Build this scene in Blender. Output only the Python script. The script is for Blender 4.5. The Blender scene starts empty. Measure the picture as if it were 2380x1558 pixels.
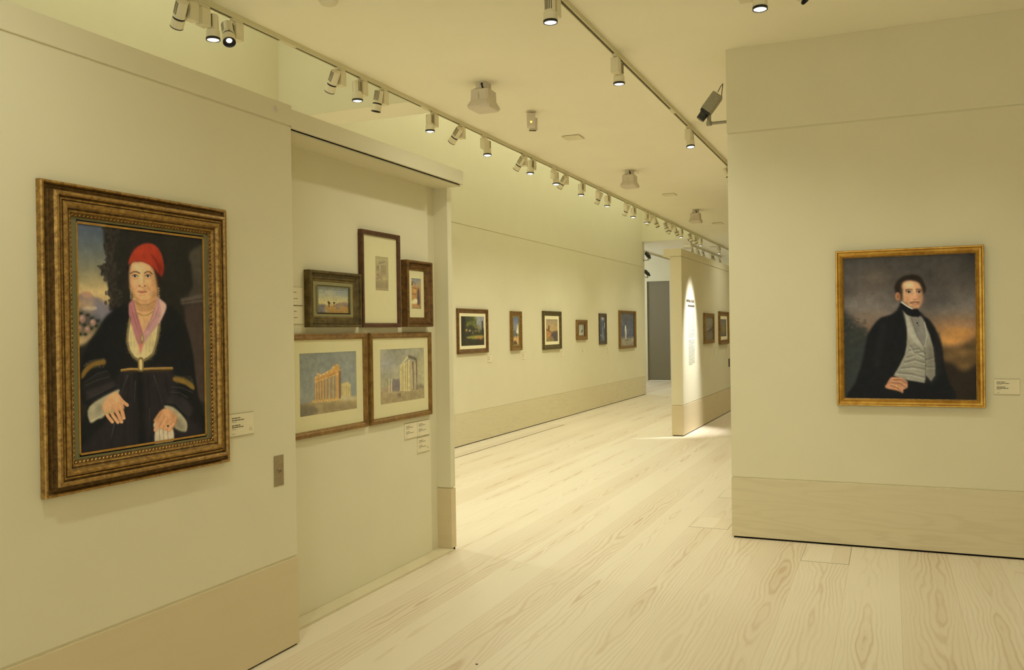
import bpy, bmesh, math, random
import numpy as np
from mathutils import Vector, Matrix
random.seed(7)
rng = np.random.default_rng(11)
SC = bpy.context.scene
COL = SC.collection
# ------------------------------------------------------------ camera
CAM_Z = 1.55
yaw, pit, rol = math.radians(-23.2554), math.radians(-0.2728), math.radians(-0.8105)
f_ = Vector((math.sin(yaw)*math.cos(pit), math.cos(yaw)*math.cos(pit), math.sin(pit)))
r_ = Vector((math.cos(yaw), -math.sin(yaw), 0)); u_ = r_.cross(f_)
r2 = r_*math.cos(rol) + u_*math.sin(rol); u2 = r2.cross(f_)
cam_d = bpy.data.cameras.new('camera'); cam = bpy.data.objects.new('camera', cam_d); COL.objects.link(cam)
cam_d.sensor_fit = 'HORIZONTAL'; cam_d.sensor_width = 36; cam_d.lens = 2043.12/2380*36
cam.matrix_world = Matrix(((r2.x, u2.x, -f_.x, 0), (r2.y, u2.y, -f_.y, 0), (r2.z, u2.z, -f_.z, CAM_Z), (0, 0, 0, 1)))
cam_d.clip_start = .05
SC.camera = cam
# ------------------------------------------------------------ world, exposure
SC.view_settings.view_transform = 'Standard'; SC.view_settings.look = 'None'
SC.view_settings.gamma = 1; SC.view_settings.exposure = 0.355; SC.view_settings.use_curve_mapping = False
SC.cycles.use_denoising = True
SC.cycles.max_bounces = 7; SC.cycles.diffuse_bounces = 6; SC.cycles.glossy_bounces = 2
SC.cycles.use_adaptive_sampling = True; SC.cycles.adaptive_threshold = .07; SC.cycles.adaptive_min_samples = 16
SC.cycles.sample_clamp_indirect = 4
SC.cycles.caustics_reflective = False; SC.cycles.caustics_refractive = False
w = bpy.data.worlds.new('world'); SC.world = w; w.use_nodes = True
w.node_tree.nodes['Background'].inputs[0].default_value = (1, 1.0, .83, 1)
w.node_tree.nodes['Background'].inputs[1].default_value = 1.25
# large area lights: daylight troughs in the two ceiling wells, and an added cool light in the unseen side room
WARM = (1, 1.0, .83); WELLC = (.95, 1.0, .80)
def area(name, loc, sx, sy, power, col=WARM, rot=(0, 0, 0)):
    l = bpy.data.lights.new(name, 'AREA'); l.shape = 'RECTANGLE'; l.size = sx; l.size_y = sy
    l.energy = power; l.color = col
    o = bpy.data.objects.new(name, l); COL.objects.link(o); o.location = loc; o.rotation_euler = rot
    return o
WELL_P = 25
area('well_light_near', (-4.45, 2.3, 5.15), .9, 8.0, WELL_P*1.25, WELLC)
area('well_light_far', (-4.45, 13.7, 5.15), .9, 12.6, WELL_P*2.0, WELLC)
area('side_room_fill', (-8.6, 23.2, 2.6), 1.6, 4, 55, (.80, .90, 1.0), (0, math.radians(-90), 0))  # unseen area light added for the cool tint at the far end
FLOOD_W, FRAME_W = 4.3, .6

# ------------------------------------------------------------ materials
def s2l(c):
    c = np.asarray(c, float)/255.
    return np.where(c <= .04045, c/12.92, ((c+.055)/1.055)**2.4)
def nm(name):
    m = bpy.data.materials.new(name); m.use_nodes = True
    nt = m.node_tree; return m, nt, nt.nodes['Principled BSDF']
def simple(name, col, rough=.6, metal=0, noise=0, nscale=20, spec=.4, emis=None, es=0):
    m, nt, b = nm(name)
    b.inputs['Roughness'].default_value = rough; b.inputs['Metallic'].default_value = metal
    b.inputs['Specular IOR Level'].default_value = spec
    if noise:
        tc = nt.nodes.new('ShaderNodeTexCoord'); n = nt.nodes.new('ShaderNodeTexNoise'); n.inputs['Scale'].default_value = nscale
        n.inputs['Detail'].default_value = 4
        r = nt.nodes.new('ShaderNodeValToRGB')
        r.color_ramp.elements[0].position = .3; r.color_ramp.elements[1].position = .7
        r.color_ramp.elements[0].color = tuple(x*(1-noise) for x in col)+(1,); r.color_ramp.elements[1].color = tuple(min(1, x*(1+noise)) for x in col)+(1,)
        nt.links.new(tc.outputs['Object'], n.inputs['Vector']); nt.links.new(n.outputs['Fac'], r.inputs[0]); nt.links.new(r.outputs[0], b.inputs['Base Color'])
    else: b.inputs['Base Color'].default_value = tuple(col)+(1,)
    if emis: b.inputs['Emission Color'].default_value = tuple(emis)+(1,); b.inputs['Emission Strength'].default_value = es
    return m
WALL_A = (.775, .73, .54)
M = {}
M['wall'] = simple('wall_paint', WALL_A, .85, noise=.012, nscale=3, spec=.2)
M['ceil'] = simple('ceiling_paint', (.93, .895, .75), .9, noise=.01, nscale=2, spec=.15)
M['joint'] = simple('joint_shade', (.45, .40, .22), .9)
M['gap'] = simple('recess_black', (.01, .008, .006), .9, spec=.1)
M['lampwhite'] = simple('lamp_enamel', (.80, .74, .55), .45, noise=.01)
M['track'] = simple('track_enamel', (.74, .69, .48), .5, noise=.01)
M['black'] = simple('black_anodised', (.012, .011, .01), .4)
M['slot'] = simple('track_slot_dark', (.10, .08, .035), .7)
M['lens'] = simple('lit_lens', (.9, .9, .9), .3, emis=(1, .99, .95), es=2.6)
M['lens_dim'] = simple('lit_lens_core', (.6, .6, .6), .3, emis=(1, .95, .85), es=1.3)
M['glassdark'] = simple('snout_glass', (.03, .03, .03), .1, spec=.8)
M['greybox'] = simple('grey_plastic', (.68, .61, .51), .55, noise=.02)
M['steel'] = simple('brushed_steel', (.36, .29, .18), .42, .5, noise=.12, nscale=60)
M['camgrey'] = simple('camera_metal', (.33, .31, .22), .4, .3, noise=.1, nscale=60)
M['camdark'] = simple('camera_dark', (.03, .032, .03), .4)
M['paper'] = simple('label_card', (.84, .77, .56), .5, noise=.01)
M['ink'] = simple('printed_ink', (.10, .08, .045), .7)
M['ink_edge'] = simple('pale_ink_and_edge_shade', (.42, .37, .24), .7)
M['inkgrey'] = simple('wall_text_ink', (.34, .32, .27), .8)
M['door'] = simple('door_grey_paint', (.235, .205, .135), .6, noise=.02)
M['mat_cream'] = simple('mat_card_cream', (.78, .73, .45), .8, noise=.012)
M['mat_white'] = simple('mat_card_ivory', (.92, .85, .58), .8, noise=.01)
M['mat_green'] = simple('mat_card_green_grey', (.19, .178, .088), .8, noise=.03)
M['mat_olive'] = simple('mat_card_olive', (.30, .27, .13), .8, noise=.03)
M['led'] = simple('amber_led', (1, .7, .1), .4, emis=(1, .7, .1), es=2)

def gold(name, c1, c2, rough=.38, metal=.75, scale=30, stretch=(1, 1, 1)):
    m, nt, b = nm(name)
    tc = nt.nodes.new('ShaderNodeTexCoord'); mp = nt.nodes.new('ShaderNodeMapping'); mp.inputs['Scale'].default_value = stretch
    n = nt.nodes.new('ShaderNodeTexNoise'); n.inputs['Scale'].default_value = scale; n.inputs['Detail'].default_value = 6; n.inputs['Roughness'].default_value = .65
    r = nt.nodes.new('ShaderNodeValToRGB'); r.color_ramp.elements[0].position = .35; r.color_ramp.elements[1].position = .68
    r.color_ramp.elements[0].color = c1+(1,); r.color_ramp.elements[1].color = c2+(1,)
    bp = nt.nodes.new('ShaderNodeBump'); bp.inputs['Strength'].default_value = .25; bp.inputs['Distance'].default_value = .002
    L = nt.links.new
    L(tc.outputs['Object'], mp.inputs[0]); L(mp.outputs[0], n.inputs['Vector']); L(n.outputs['Fac'], r.inputs[0]); L(r.outputs[0], b.inputs['Base Color'])
    L(n.outputs['Fac'], bp.inputs['Height']); L(bp.outputs[0], b.inputs['Normal'])
    b.inputs['Metallic'].default_value = metal; b.inputs['Roughness'].default_value = rough
    return m
M['gold_old'] = gold('old_gilding', (.20, .105, .026), (.52, .32, .085), .42, .5, 55)
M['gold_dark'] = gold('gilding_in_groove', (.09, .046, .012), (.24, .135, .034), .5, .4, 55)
M['gold_bright'] = gold('bright_gilding', (.42, .22, .04), (.66, .40, .085), .30, .8, 14)
M['gold_slip'] = gold('gilt_slip', (.45, .24, .05), (.60, .35, .08), .4, .5)
M['gold_olive'] = gold('olive_gilding', (.075, .055, .018), (.19, .14, .05), .5, .35)
M['gold_mid'] = gold('mid_gilding', (.19, .10, .025), (.36, .21, .06), .45, .45)
M['gold_brown'] = gold('brown_gilding', (.10, .05, .014), (.28, .14, .035), .45, .4)
M['mahog'] = gold('mahogany', (.055, .018, .006), (.13, .05, .018), .4, .0)
M['bronze'] = gold('grey_bronze_frame', (.07, .05, .035), (.15, .115, .08), .45, .4)
M['side_dark'] = simple('frame_side_stain', (.05, .026, .010), .7, noise=.2)

def wood(name, base, dark, plank=None, axis='Y', con=1.0, rough=.5, cath=34):
    """pale soap-washed fir: cathedral grain from contours of a stretched noise field, planks with their own offset"""
    m, nt, b = nm(name); N = nt.nodes.new; L = nt.links.new
    tc = N('ShaderNodeTexCoord'); sp = N('ShaderNodeSeparateXYZ'); L(tc.outputs['Object'], sp.inputs[0])
    def mth(op, a, bb=None, c=None):
        n = N('ShaderNodeMath'); n.operation = op
        for i, v in enumerate((a, bb, c)):
            if v is None: continue
            if isinstance(v, (int, float)): n.inputs[i].default_value = v
            else: L(v, n.inputs[i])
        return n.outputs[0]
    across, along = (sp.outputs['X'], sp.outputs['Y']) if axis == 'Y' else (sp.outputs['Z'], mth('ADD', sp.outputs['X'], sp.outputs['Y']))
    idn = None
    if plank:
        pw, off = plank
        q = mth('DIVIDE', mth('ADD', across, off), pw)
        idn = mth('FLOOR', q); fr = mth('SUBTRACT', q, idn)
    else:
        idn = mth('MULTIPLY', across, 0.0); fr = mth('MULTIPLY', across, 1.0)
    wn = N('ShaderNodeTexWhiteNoise'); wn.noise_dimensions = '1D'; L(mth('ADD', idn, 3.7), wn.inputs['W'])
    rnd = wn.outputs['Value']
    loc = mth('SUBTRACT', fr, mth('ADD', mth('MULTIPLY', rnd, .35), .32)) if plank else fr
    # field: distance from pith line (wandering) plus stretched noise
    cx = N('ShaderNodeCombineXYZ')
    L(mth('MULTIPLY', across, 2.6 if plank else 6), cx.inputs[0]); L(mth('MULTIPLY', along, .50), cx.inputs[1]); L(mth('MULTIPLY', rnd, 40), cx.inputs[2])
    n1 = N('ShaderNodeTexNoise'); n1.inputs['Scale'].default_value = 1.6; n1.inputs['Detail'].default_value = 2.0; n1.inputs['Roughness'].default_value = .45
    L(cx.outputs[0], n1.inputs['Vector'])
    cx2 = N('ShaderNodeCombineXYZ')
    L(mth('MULTIPLY', across, 9), cx2.inputs[0]); L(mth('MULTIPLY', along, 2.2), cx2.inputs[1]); L(mth('MULTIPLY', rnd, 17), cx2.inputs[2])
    n2 = N('ShaderNodeTexNoise'); n2.inputs['Scale'].default_value = 1.3; n2.inputs['Detail'].default_value = 3
    L(cx2.outputs[0], n2.inputs['Vector'])
    absd = mth('ABSOLUTE', loc)
    field = mth('ADD', mth('MULTIPLY', n1.outputs['Fac'], 1.05 if plank else 1.2), mth('ADD', mth('MULTIPLY', n2.outputs['Fac'], .20), mth('MULTIPLY', mth('POWER', absd, 1.3), 1.75 if plank else 0.4)))
    s = mth('SINE', mth('MULTIPLY', field, cath*1.9))
    s = mth('MULTIPLY_ADD', s, .5, .5)
    s = mth('POWER', s, 2.2)
    # fine fibre
    cx3 = N('ShaderNodeCombineXYZ'); L(mth('MULTIPLY', across, 160), cx3.inputs[0]); L(mth('MULTIPLY', along, 4), cx3.inputs[1]); L(mth('MULTIPLY', rnd, 11), cx3.inputs[2])
    n3 = N('ShaderNodeTexNoise'); n3.inputs['Scale'].default_value = 1.; n3.inputs['Detail'].default_value = 2; L(cx3.outputs[0], n3.inputs['Vector'])
    # strength of grain varies along plank
    cx4 = N('ShaderNodeCombineXYZ'); L(mth('MULTIPLY', across, 2), cx4.inputs[0]); L(mth('MULTIPLY', along, .5), cx4.inputs[1]); L(mth('MULTIPLY', rnd, 5), cx4.inputs[2])
    n4 = N('ShaderNodeTexNoise'); n4.inputs['Scale'].default_value = 1.4; L(cx4.outputs[0], n4.inputs['Vector'])
    amp = mth('MULTIPLY', mth('SUBTRACT', n4.outputs['Fac'], .25), 1.7*con)
    if plank: amp = mth('MULTIPLY', amp, mth('SUBTRACT', 1.15, mth('MULTIPLY', absd, 1.5)))
    fac = mth('ADD', mth('MULTIPLY', s, amp), mth('MULTIPLY', mth('SUBTRACT', n3.outputs['Fac'], .5), .35*con))
    fac = mth('ADD', fac, mth('MULTIPLY', mth('SUBTRACT', rnd, .5), .5 if plank else 0))
    if plank:
        cr = N('ShaderNodeClamp'); L(mth('MULTIPLY', mth('SUBTRACT', .66, field), 9), cr.inputs[0])
        fac = mth('ADD', fac, mth('MULTIPLY', cr.outputs[0], mth('MULTIPLY', amp, .45)))
        e = mth('LESS_THAN', mth('MINIMUM', fr, mth('SUBTRACT', 1, fr)), .0035)
        fac = mth('ADD', fac, mth('MULTIPLY', e, .85))
    cl = N('ShaderNodeClamp'); L(fac, cl.inputs[0]); cl.inputs['Max'].default_value = 1.5
    mx = N('ShaderNodeMix'); mx.data_type = 'RGBA'; L(cl.outputs[0], mx.inputs['Factor'])
    mx.inputs['A'].default_value = base+(1,); mx.inputs['B'].default_value = dark+(1,)
    L(mx.outputs['Result'], b.inputs['Base Color'])
    b.inputs['Roughness'].default_value = rough; b.inputs['Specular IOR Level'].default_value = .35
    return m
M['floor'] = wood('floor_fir_planks', (.815, .73, .575), (.62, .475, .315), (.30, .56), 'Y', 1.0, .46, 25)
M['skirt'] = wood('skirting_fir', (.72, .65, .45), (.59, .51, .33), None, 'Z', .55, .6, 20)
M['skirt_pink'] = wood('skirting_fir_fresh', (.70, .595, .385), (.62, .51, .30), None, 'Z', .3, .6, 14)

# ------------------------------------------------------------ mesh helpers
def link(name, bm, mat, parent=None, smooth=False, loc=None, bevel=0):
    me = bpy.data.meshes.new(name)
    bmesh.ops.recalc_face_normals(bm, faces=bm.faces)
    if smooth:
        for f in bm.faces: f.smooth = True
    bm.to_mesh(me); bm.free()
    mats = mat if isinstance(mat, (list, tuple)) else [mat]
    for x in mats: me.materials.append(x)
    if smooth: me.set_sharp_from_angle(angle=math.radians(38))
    o = bpy.data.objects.new(name, me); COL.objects.link(o)
    if parent: o.parent = parent
    if loc: o.location = loc
    if bevel:
        md = o.modifiers.new('bevel', 'BEVEL'); md.width = bevel; md.segments = 2; md.limit_method = 'ANGLE'
    return o
def box(bm, a, b, mi=0, rot=None):
    vs = [bm.verts.new((x, y, z)) for x in (a[0], b[0]) for y in (a[1], b[1]) for z in (a[2], b[2])]
    if rot is not None:
        for v in vs: v.co = rot @ v.co
    for q in ((0, 1, 3, 2), (4, 6, 7, 5), (0, 4, 5, 1), (2, 3, 7, 6), (0, 2, 6, 4), (1, 5, 7, 3)):
        f = bm.faces.new([vs[i] for i in q]); f.material_index = mi
def boxes(*lst):
    bm = bmesh.new()
    for a, b in lst: box(bm, a, b)
    return bm
def lathe(bm, prof, seg=28, M4=None, mi=0, cap=True):
    """prof: (radius, z) list, revolved about Z"""
    rings = []
    for r, z in prof:
        ring = []
        for i in range(seg):
            a = 2*math.pi*i/seg; v = Vector((r*math.cos(a), r*math.sin(a), z))
            if M4 is not None: v = M4 @ v
            ring.append(bm.verts.new(v))
        rings.append(ring)
    for k in range(len(rings)-1):
        for i in range(seg):
            f = bm.faces.new((rings[k][i], rings[k][(i+1) % seg], rings[k+1][(i+1) % seg], rings[k+1][i])); f.material_index = mi
    if cap:
        for ring in (rings[0], rings[-1]):
            f = bm.faces.new(ring); f.material_index = mi
def tube(bm, pts, r, seg=10):
    pts = [Vector(p) for p in pts]; rings = []
    for i, p in enumerate(pts):
        t = (pts[min(i+1, len(pts)-1)] - pts[max(i-1, 0)]).normalized()
        a = t.orthogonal().normalized() if i == 0 else (rings_a - rings_a.dot(t)*t).normalized()
        rings_a = a; b = t.cross(a)
        rings.append([bm.verts.new(p + r*(math.cos(2*math.pi*k/seg)*a + math.sin(2*math.pi*k/seg)*b)) for k in range(seg)])
    for k in range(len(rings)-1):
        for i in range(seg): bm.faces.new((rings[k][i], rings[k][(i+1) % seg], rings[k+1][(i+1) % seg], rings[k+1][i]))
    bm.faces.new(rings[0]); bm.faces.new(rings[-1])
def struct(name, bm, mat, bevel=0, **k):
    o = link(name, bm, mat, bevel=bevel, **k); o['kind'] = 'structure'; return o
def thing(name, label, cat, loc=(0, 0, 0), rz=0, group=None):
    o = bpy.data.objects.new(name, None); COL.objects.link(o); o.location = loc; o.rotation_euler = (0, 0, rz)
    o.empty_display_size = .1
    o['label'] = label; o['category'] = cat
    if group: o['group'] = group
    return o
def tag(o, label, cat, group=None):
    o['label'] = label; o['category'] = cat
    if group: o['group'] = group
    return o

# ------------------------------------------------------------ the setting
H = 3.60
struct('floor', boxes(((-9.2, -3.2, -.1), (5.2, 26.2, 0))), M['floor'])
# ceiling with two open wells along the left side
bm = boxes(((-3.85, -3.2, H), (5.2, 26.2, H+.2)), ((-9.2, 20.2, H), (-3.85, 26.2, H+.2)), ((-5.32, 6.84, H), (-3.85, 7.27, H+.2)),
           ((-5.32, -3.2, H), (-3.85, -2.6, H+.2)))
struct('ceiling', bm, M['ceil'])
# upright faces and lids of the wells
bm = boxes(((-3.855, -2.6, H+.001), (-3.75, 20.2, 5.2)), ((-5.32, 6.835, H+.001), (-3.85, 6.94, 5.2)), ((-5.32, 7.17, H+.001), (-3.85, 7.275, 5.2)),
           ((-5.32, 20.195, H+.001), (-3.85, 20.3, 5.2)), ((-5.32, -2.7, H+.2), (-3.75, -2.6, 5.2)), ((-5.45, -2.7, 5.2), (-3.75, 20.3, 5.3)))
struct('trim_1', bm, M['wall'])
# long left wall: upper part stands 6 mm behind a shadow joint at 3.00 m
struct('wall_left', boxes(((-5.50, -3.2, .444), (-5.32, 20.38, 3.000)), ((-5.50, -3.2, 3.012), (-5.32, 20.38, 5.2)), ((-5.50, -3.2, .02), (-5.326, 20.36, 3.1))), M['wall'])
struct('baseboard_left', boxes(((-5.345, -3.2, .011), (-5.318, 20.382, .440))), M['skirt'], bevel=.002)
struct('trim_2', boxes(((-5.335, -3.2, 0), (-5.3255, 20.37, .0115))), M['gap'])
# near left partition (2.69 high) with cornice band
struct('wall_near', boxes(((-2.96, -3.2, .450), (-2.73, 3.60, 2.580)), ((-2.96, -3.2, .02), (-2.7345, 3.595, 2.59))), M['wall'], bevel=.002)
struct('trim_3', boxes(((-2.96, -3.2, 2.588), (-2.728, 3.605, 2.690))), M['wall'], bevel=.003)
struct('baseboard_near', boxes(((-2.965, -3.2, .009), (-2.727, 3.603, .440))), M['skirt_pink'], bevel=.002)
struct('trim_4', boxes(((-2.94, -3.2, 0), (-2.738, 3.595, .0095))), M['gap'])
# recess wall with the sliding display panel, beam over it, pillar, sill
struct('wall_recess', boxes(((-3.10, 3.55, .015), (-2.972, 5.56, 2.60))), M['wall'])
struct('wall_panel', boxes(((-2.972, 3.50, .0152), (-2.955, 5.41, 2.572))), M['wall'], bevel=.002)
struct('trim_5', boxes(((-3.0, 3.605, 2.578), (-2.73, 5.53, 2.672))), M['wall'], bevel=.002)
struct('trim_6', boxes(((-2.752, 3.606, 2.5735), (-2.745, 5.50, 2.5785))), M['gap'])
struct('trim_7', boxes(((-2.97, 3.605, 2.566), (-2.752, 5.53, 2.5782))), M['wall'])
struct('wall_pillar', boxes(((-3.0, 5.53, .446), (-2.862, 5.595, 2.563)), ((-2.99, 5.54, .02), (-2.87, 5.585, 2.57))), M['wall'], bevel=.001)
struct('baseboard_pillar', boxes(((-3.0, 5.528, .016), (-2.860, 5.597, .437))), M['skirt_pink'], bevel=.001)
struct('trim_8', boxes(((-2.99, 3.605, 0), (-2.848, 5.535, .015))), M['skirt'], bevel=.001)
struct('trim_9', boxes(((-2.985, 5.536, 0), (-2.866, 5.59, .0165))), M['gap'])
# right wall block
RY = 6.6
struct('wall_right', boxes(((-1.085, RY, .452), (5.0, 7.15, 2.975)), ((-1.089, RY-.004, 2.985), (5.0, 7.15, 3.60)), ((-1.082, RY+.004, .02), (5.0, 7.1, 3.59))), M['wall'], bevel=.0015)
struct('baseboard_right', boxes(((-1.087, RY-.003, .013), (5.0, 7.155, .444))), M['skirt'], bevel=.0015)
struct('trim_10', boxes(((-1.075, RY+.008, 0), (5.0, 7.1, .0135))), M['gap'])
struct('trim_11', boxes(((-1.075, RY-.001, 3.588), (5.0, RY+.01, 3.5995))), M['joint'])
# centre partition
struct('wall_centre', boxes(((-2.90, 12.55, .448), (-2.735, 20.4, 2.585)), ((-2.89, 12.56, .02), (-2.745, 20.4, 2.60))), M['wall'], bevel=.002)
struct('trim_12', boxes(((-2.995, 12.54, 2.592), (-2.732, 20.4, 2.70))), M['wall'], bevel=.002)
struct('baseboard_centre', boxes(((-2.902, 12.547, .012), (-2.733, 20.4, .440))), M['skirt_pink'], bevel=.002)
struct('trim_13', boxes(((-2.892, 12.557, 0), (-2.743, 20.4, .0125))), M['gap'])
# end wall with grey door, hidden side walls
struct('wall_far', boxes(((-9.2, 25.80, 0), (-6.70, 26.0, H)), ((-5.95, 25.80, 0), (5.2, 26.0, H)), ((-6.70, 25.80, 2.99), (-5.95, 26.0, H))), M['wall'])
d = struct('door_1', boxes(((-6.665, 25.84, .01), (-5.985, 25.89, 2.965))), M['door'])
link('door_frame', boxes(((-6.70, 25.79, 0), (-6.668, 25.90, 2.99)), ((-5.982, 25.79, 0), (-5.95, 25.90, 2.99)), ((-6.668, 25.79, 2.967), (-5.982, 25.90, 2.99))), M['wall'], d)
struct('wall_side_room', boxes(((-9.2, 20.38, 0), (-5.50, 20.56, H)), ((-9.35, 20.38, 0), (-9.2, 26.0, H))), M['wall'])
struct('wall_back', boxes(((2.2, -3.35, 0), (5.2, -3.2, 3.6)), ((-9.2, -3.35, 3.6), (5.2, -3.2, 5.3))), M['wall'])
struct('wall_east', boxes(((5.0, -3.2, 0), (5.2, RY, H)), ((3.2, 7.15, 0), (3.4, 25.8, H))), M['wall'])

# ------------------------------------------------------------ floor hatches and grille
def hatch(x0, x1, y0, y1, label):
    t = thing('floor_hatch', label, 'floor hatch', ((x0+x1)/2, (y0+y1)/2, 0), 0, 'floor hatches in the planks')
    hx, hy = (x1-x0)/2, (y1-y0)/2
    link('seam', boxes(((-hx, -hy, .0001), (hx, hy, .0006))), M['slot'], t)
    link('lid', boxes(((-hx+.0022, -hy+.0022, .0002), (hx-.0022, hy-.0022, .0012))), M['floor'], t)
hatch(-.56, -.26, 6.09, 6.585, 'rectangular floor hatch flush in the planks against the skirting of the right wall')
hatch(-1.46, -1.16, 6.84, 7.23, 'floor hatch just left of the right wall corner, nearer of two')
hatch(-1.46, -1.30, 8.11, 8.51, 'floor hatch behind the right wall corner, farther of two')
t = thing('floor_grille', 'slatted timber floor grille along the foot of the long left wall', 'floor grille', (-5.1, 11.3, 0))
bm = bmesh.new()
y = -2.2
while y < 2.2:
    box(bm, (-.19, y, 0), (.19, y+.13, .004)); y += .142
link('slats', bm, M['floor'], t)
link('frame_edge', boxes(((.192, -2.2, .0), (.197, 2.2, .003)), ((-.19, 2.2, 0), (.197, 2.206, .003))), M['slot'], t)
link('bed', boxes(((-.19, -2.2, .0), (.19, 2.2, .0015))), M['slot'], t)
bm = bmesh.new(); lathe(bm, [(.006, 0), (.006, .002)], 12)
tag(link('floor_plug', bm, M['black'], loc=(-1.782, 3.677, 0)), 'tiny black round plug in the floor near the bottom edge', 'floor plug')

# ------------------------------------------------------------ paint engine
class Paint:
    """colour field on a canvas grid; shapes are given in the corner frame passed in"""
    def __init__(s, W, Hh, corners, K):
        s.W, s.H, s.K = W, Hh, np.array(K)
        s.a = np.zeros((Hh, W, 3))
        A = []
        for (x, y), (u, v) in zip(corners, ((0, 0), (1, 0), (1, 1), (0, 1))):
            A.append([x, y, 1, 0, 0, 0, -u*x, -u*y, u]); A.append([0, 0, 0, x, y, 1, -v*x, -v*y, v])
        A = np.array(A, float); h = np.linalg.solve(A[:, :8], A[:, 8]); s.h = np.append(h, 1).reshape(3, 3)
        s.sx = W/abs(corners[1][0]-corners[0][0]); s.sy = Hh/abs(corners[3][1]-corners[0][1])
        jj, ii = np.meshgrid(np.arange(W)+.5, np.arange(Hh)+.5); s.jj, s.ii = jj, ii
        hi = np.linalg.inv(s.h); q = hi @ np.stack([jj.ravel()/W, ii.ravel()/Hh, np.ones(W*Hh)])
        s.X = (q[0]/q[2]).reshape(Hh, W); s.Y = (q[1]/q[2]).reshape(Hh, W)
    def T(s, pts):
        p = np.array([(x, y, 1) for x, y in pts], float).T; q = s.h @ p
        return np.stack([q[0]/q[2]*s.W, q[1]/q[2]*s.H], 1)
    @staticmethod
    def blur(m, k):
        k = int(k)
        if k < 1: return m
        for ax in (0, 1):
            for _ in range(2):
                p = np.pad(m, [(k+1, k) if a == ax else (0, 0) for a in (0, 1)], mode='edge').cumsum(axis=ax)
                n = 2*k+1
                m = (p[n:] - p[:-n])/n if ax == 0 else (p[:, n:] - p[:, :-n])/n
        return m
    def mask(s, pts, smooth=True):
        p = s.T(pts)
        if smooth:
            n = len(p); o = []
            for i in range(n):
                a, b, c, d = p[i-1], p[i], p[(i+1) % n], p[(i+2) % n]
                for t in (0, .25, .5, .75):
                    o.append(.5*((2*b)+(-a+c)*t+(2*a-5*b+4*c-d)*t*t+(-a+3*b-3*c+d)*t**3))
            p = np.array(o)
        m = np.zeros((s.H, s.W), bool)
        x0, x1 = max(0, int(p[:, 0].min())-1), min(s.W, int(p[:, 0].max())+2); y0, y1 = max(0, int(p[:, 1].min())-1), min(s.H, int(p[:, 1].max())+2)
        if x1 <= x0 or y1 <= y0: return m.astype(float)
        X, Y = s.jj[y0:y1, x0:x1], s.ii[y0:y1, x0:x1]; r = np.zeros(X.shape, bool)
        for i in range(len(p)):
            (xa, ya), (xb, yb) = p[i-1], p[i]
            if ya == yb: continue
            r ^= ((ya > Y) != (yb > Y)) & (X < (xb-xa)*(Y-ya)/(yb-ya)+xa)
        m[y0:y1, x0:x1] = r
        return m.astype(float)
    def put(s, m, col, al=1):
        m = (m*al)[..., None]; s.a = s.a*(1-m) + np.array(col, float)*m
    def poly(s, pts, col, soft=0, al=1, smooth=True):
        s.put(s.blur(s.mask(pts, smooth), soft), col, al)
    def line(s, pts, wd, col, al=1, soft=0.6):
        d = np.full((s.H, s.W), 1e9)
        pts = [np.array(q, float) for q in pts]
        P = np.stack([s.X, s.Y], -1)
        for a, b in zip(pts[:-1], pts[1:]):
            ab = b-a; t = np.clip(((P-a) @ ab)/max(ab @ ab, 1e-9), 0, 1)
            d = np.minimum(d, np.linalg.norm(P-(a+t[..., None]*ab), axis=-1))
        px = 1/max(s.sx, 1e-6)
        s.put(np.clip((wd/2-d)/(px*(soft+.5))+.5, 0, 1), col, al)
    def ell(s, cx, cy, rx, ry, col, al=1, soft=.2):
        d = np.sqrt(((s.X-cx)/rx)**2+((s.Y-cy)/ry)**2)
        s.put(np.clip((1-d)/max(soft, .02)+.5 if soft < .5 else np.exp(-d*d*1.5), 0, 1), col, al)
    def grad(s, stops, axis='y'):
        c = s.Y if axis == 'y' else s.X
        xs = [q[0] for q in stops]
        for k in range(3): s.a[..., k] = np.interp(c, xs, [q[1][k] for q in stops])
    def noise(s, scale, seed=0, oct=3):
        r = np.random.default_rng(seed); o = np.zeros((s.H, s.W)); am = 1; tot = 0
        for k in range(oct):
            n = max(2, int(scale*2**k)); m = max(2, int(scale*2**k*s.H/s.W)); g = r.random((m+2, n+2))
            u = s.jj/s.W*n; v = s.ii/s.H*m; i = v.astype(int); j = u.astype(int); fu = u-j; fv = v-i
            fu = fu*fu*(3-2*fu); fv = fv*fv*(3-2*fv)
            o += am*((g[i, j]*(1-fu)+g[i, j+1]*fu)*(1-fv)+(g[i+1, j]*(1-fu)+g[i+1, j+1]*fu)*fv); tot += am; am *= .55
        return o/tot
    def mottle(s, amt, scale=12, seed=1):
        s.a = s.a*(1+amt*(s.noise(scale, seed, 4)-.5)[..., None]*2)
    def obj(s, name, w, h, parent, z, rough=.5):
        lin = np.clip(s2l(np.clip(s.a, 0, 255))/s.K, .001, .95)
        gx, gy = np.meshgrid(np.linspace(-w/2, w/2, s.W), np.linspace(h/2, -h/2, s.H))
        v = np.stack([gx.ravel(), np.full(gx.size, -z), gy.ravel()], 1)
        i = np.arange(s.W*s.H).reshape(s.H, s.W)
        q = np.stack([i[:-1, :-1].ravel(), i[1:, :-1].ravel(), i[1:, 1:].ravel(), i[:-1, 1:].ravel()], 1)
        me = bpy.data.meshes.new(name); me.vertices.add(len(v)); me.vertices.foreach_set('co', v.ravel().astype(np.float32))
        me.loops.add(q.size); me.loops.foreach_set('vertex_index', q.ravel().astype(np.int32))
        me.polygons.add(len(q)); me.polygons.foreach_set('loop_start', np.arange(0, q.size, 4, dtype=np.int32))
        me.update(calc_edges=True)
        ca = me.color_attributes.new('pigment', 'FLOAT_COLOR', 'POINT')
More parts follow.
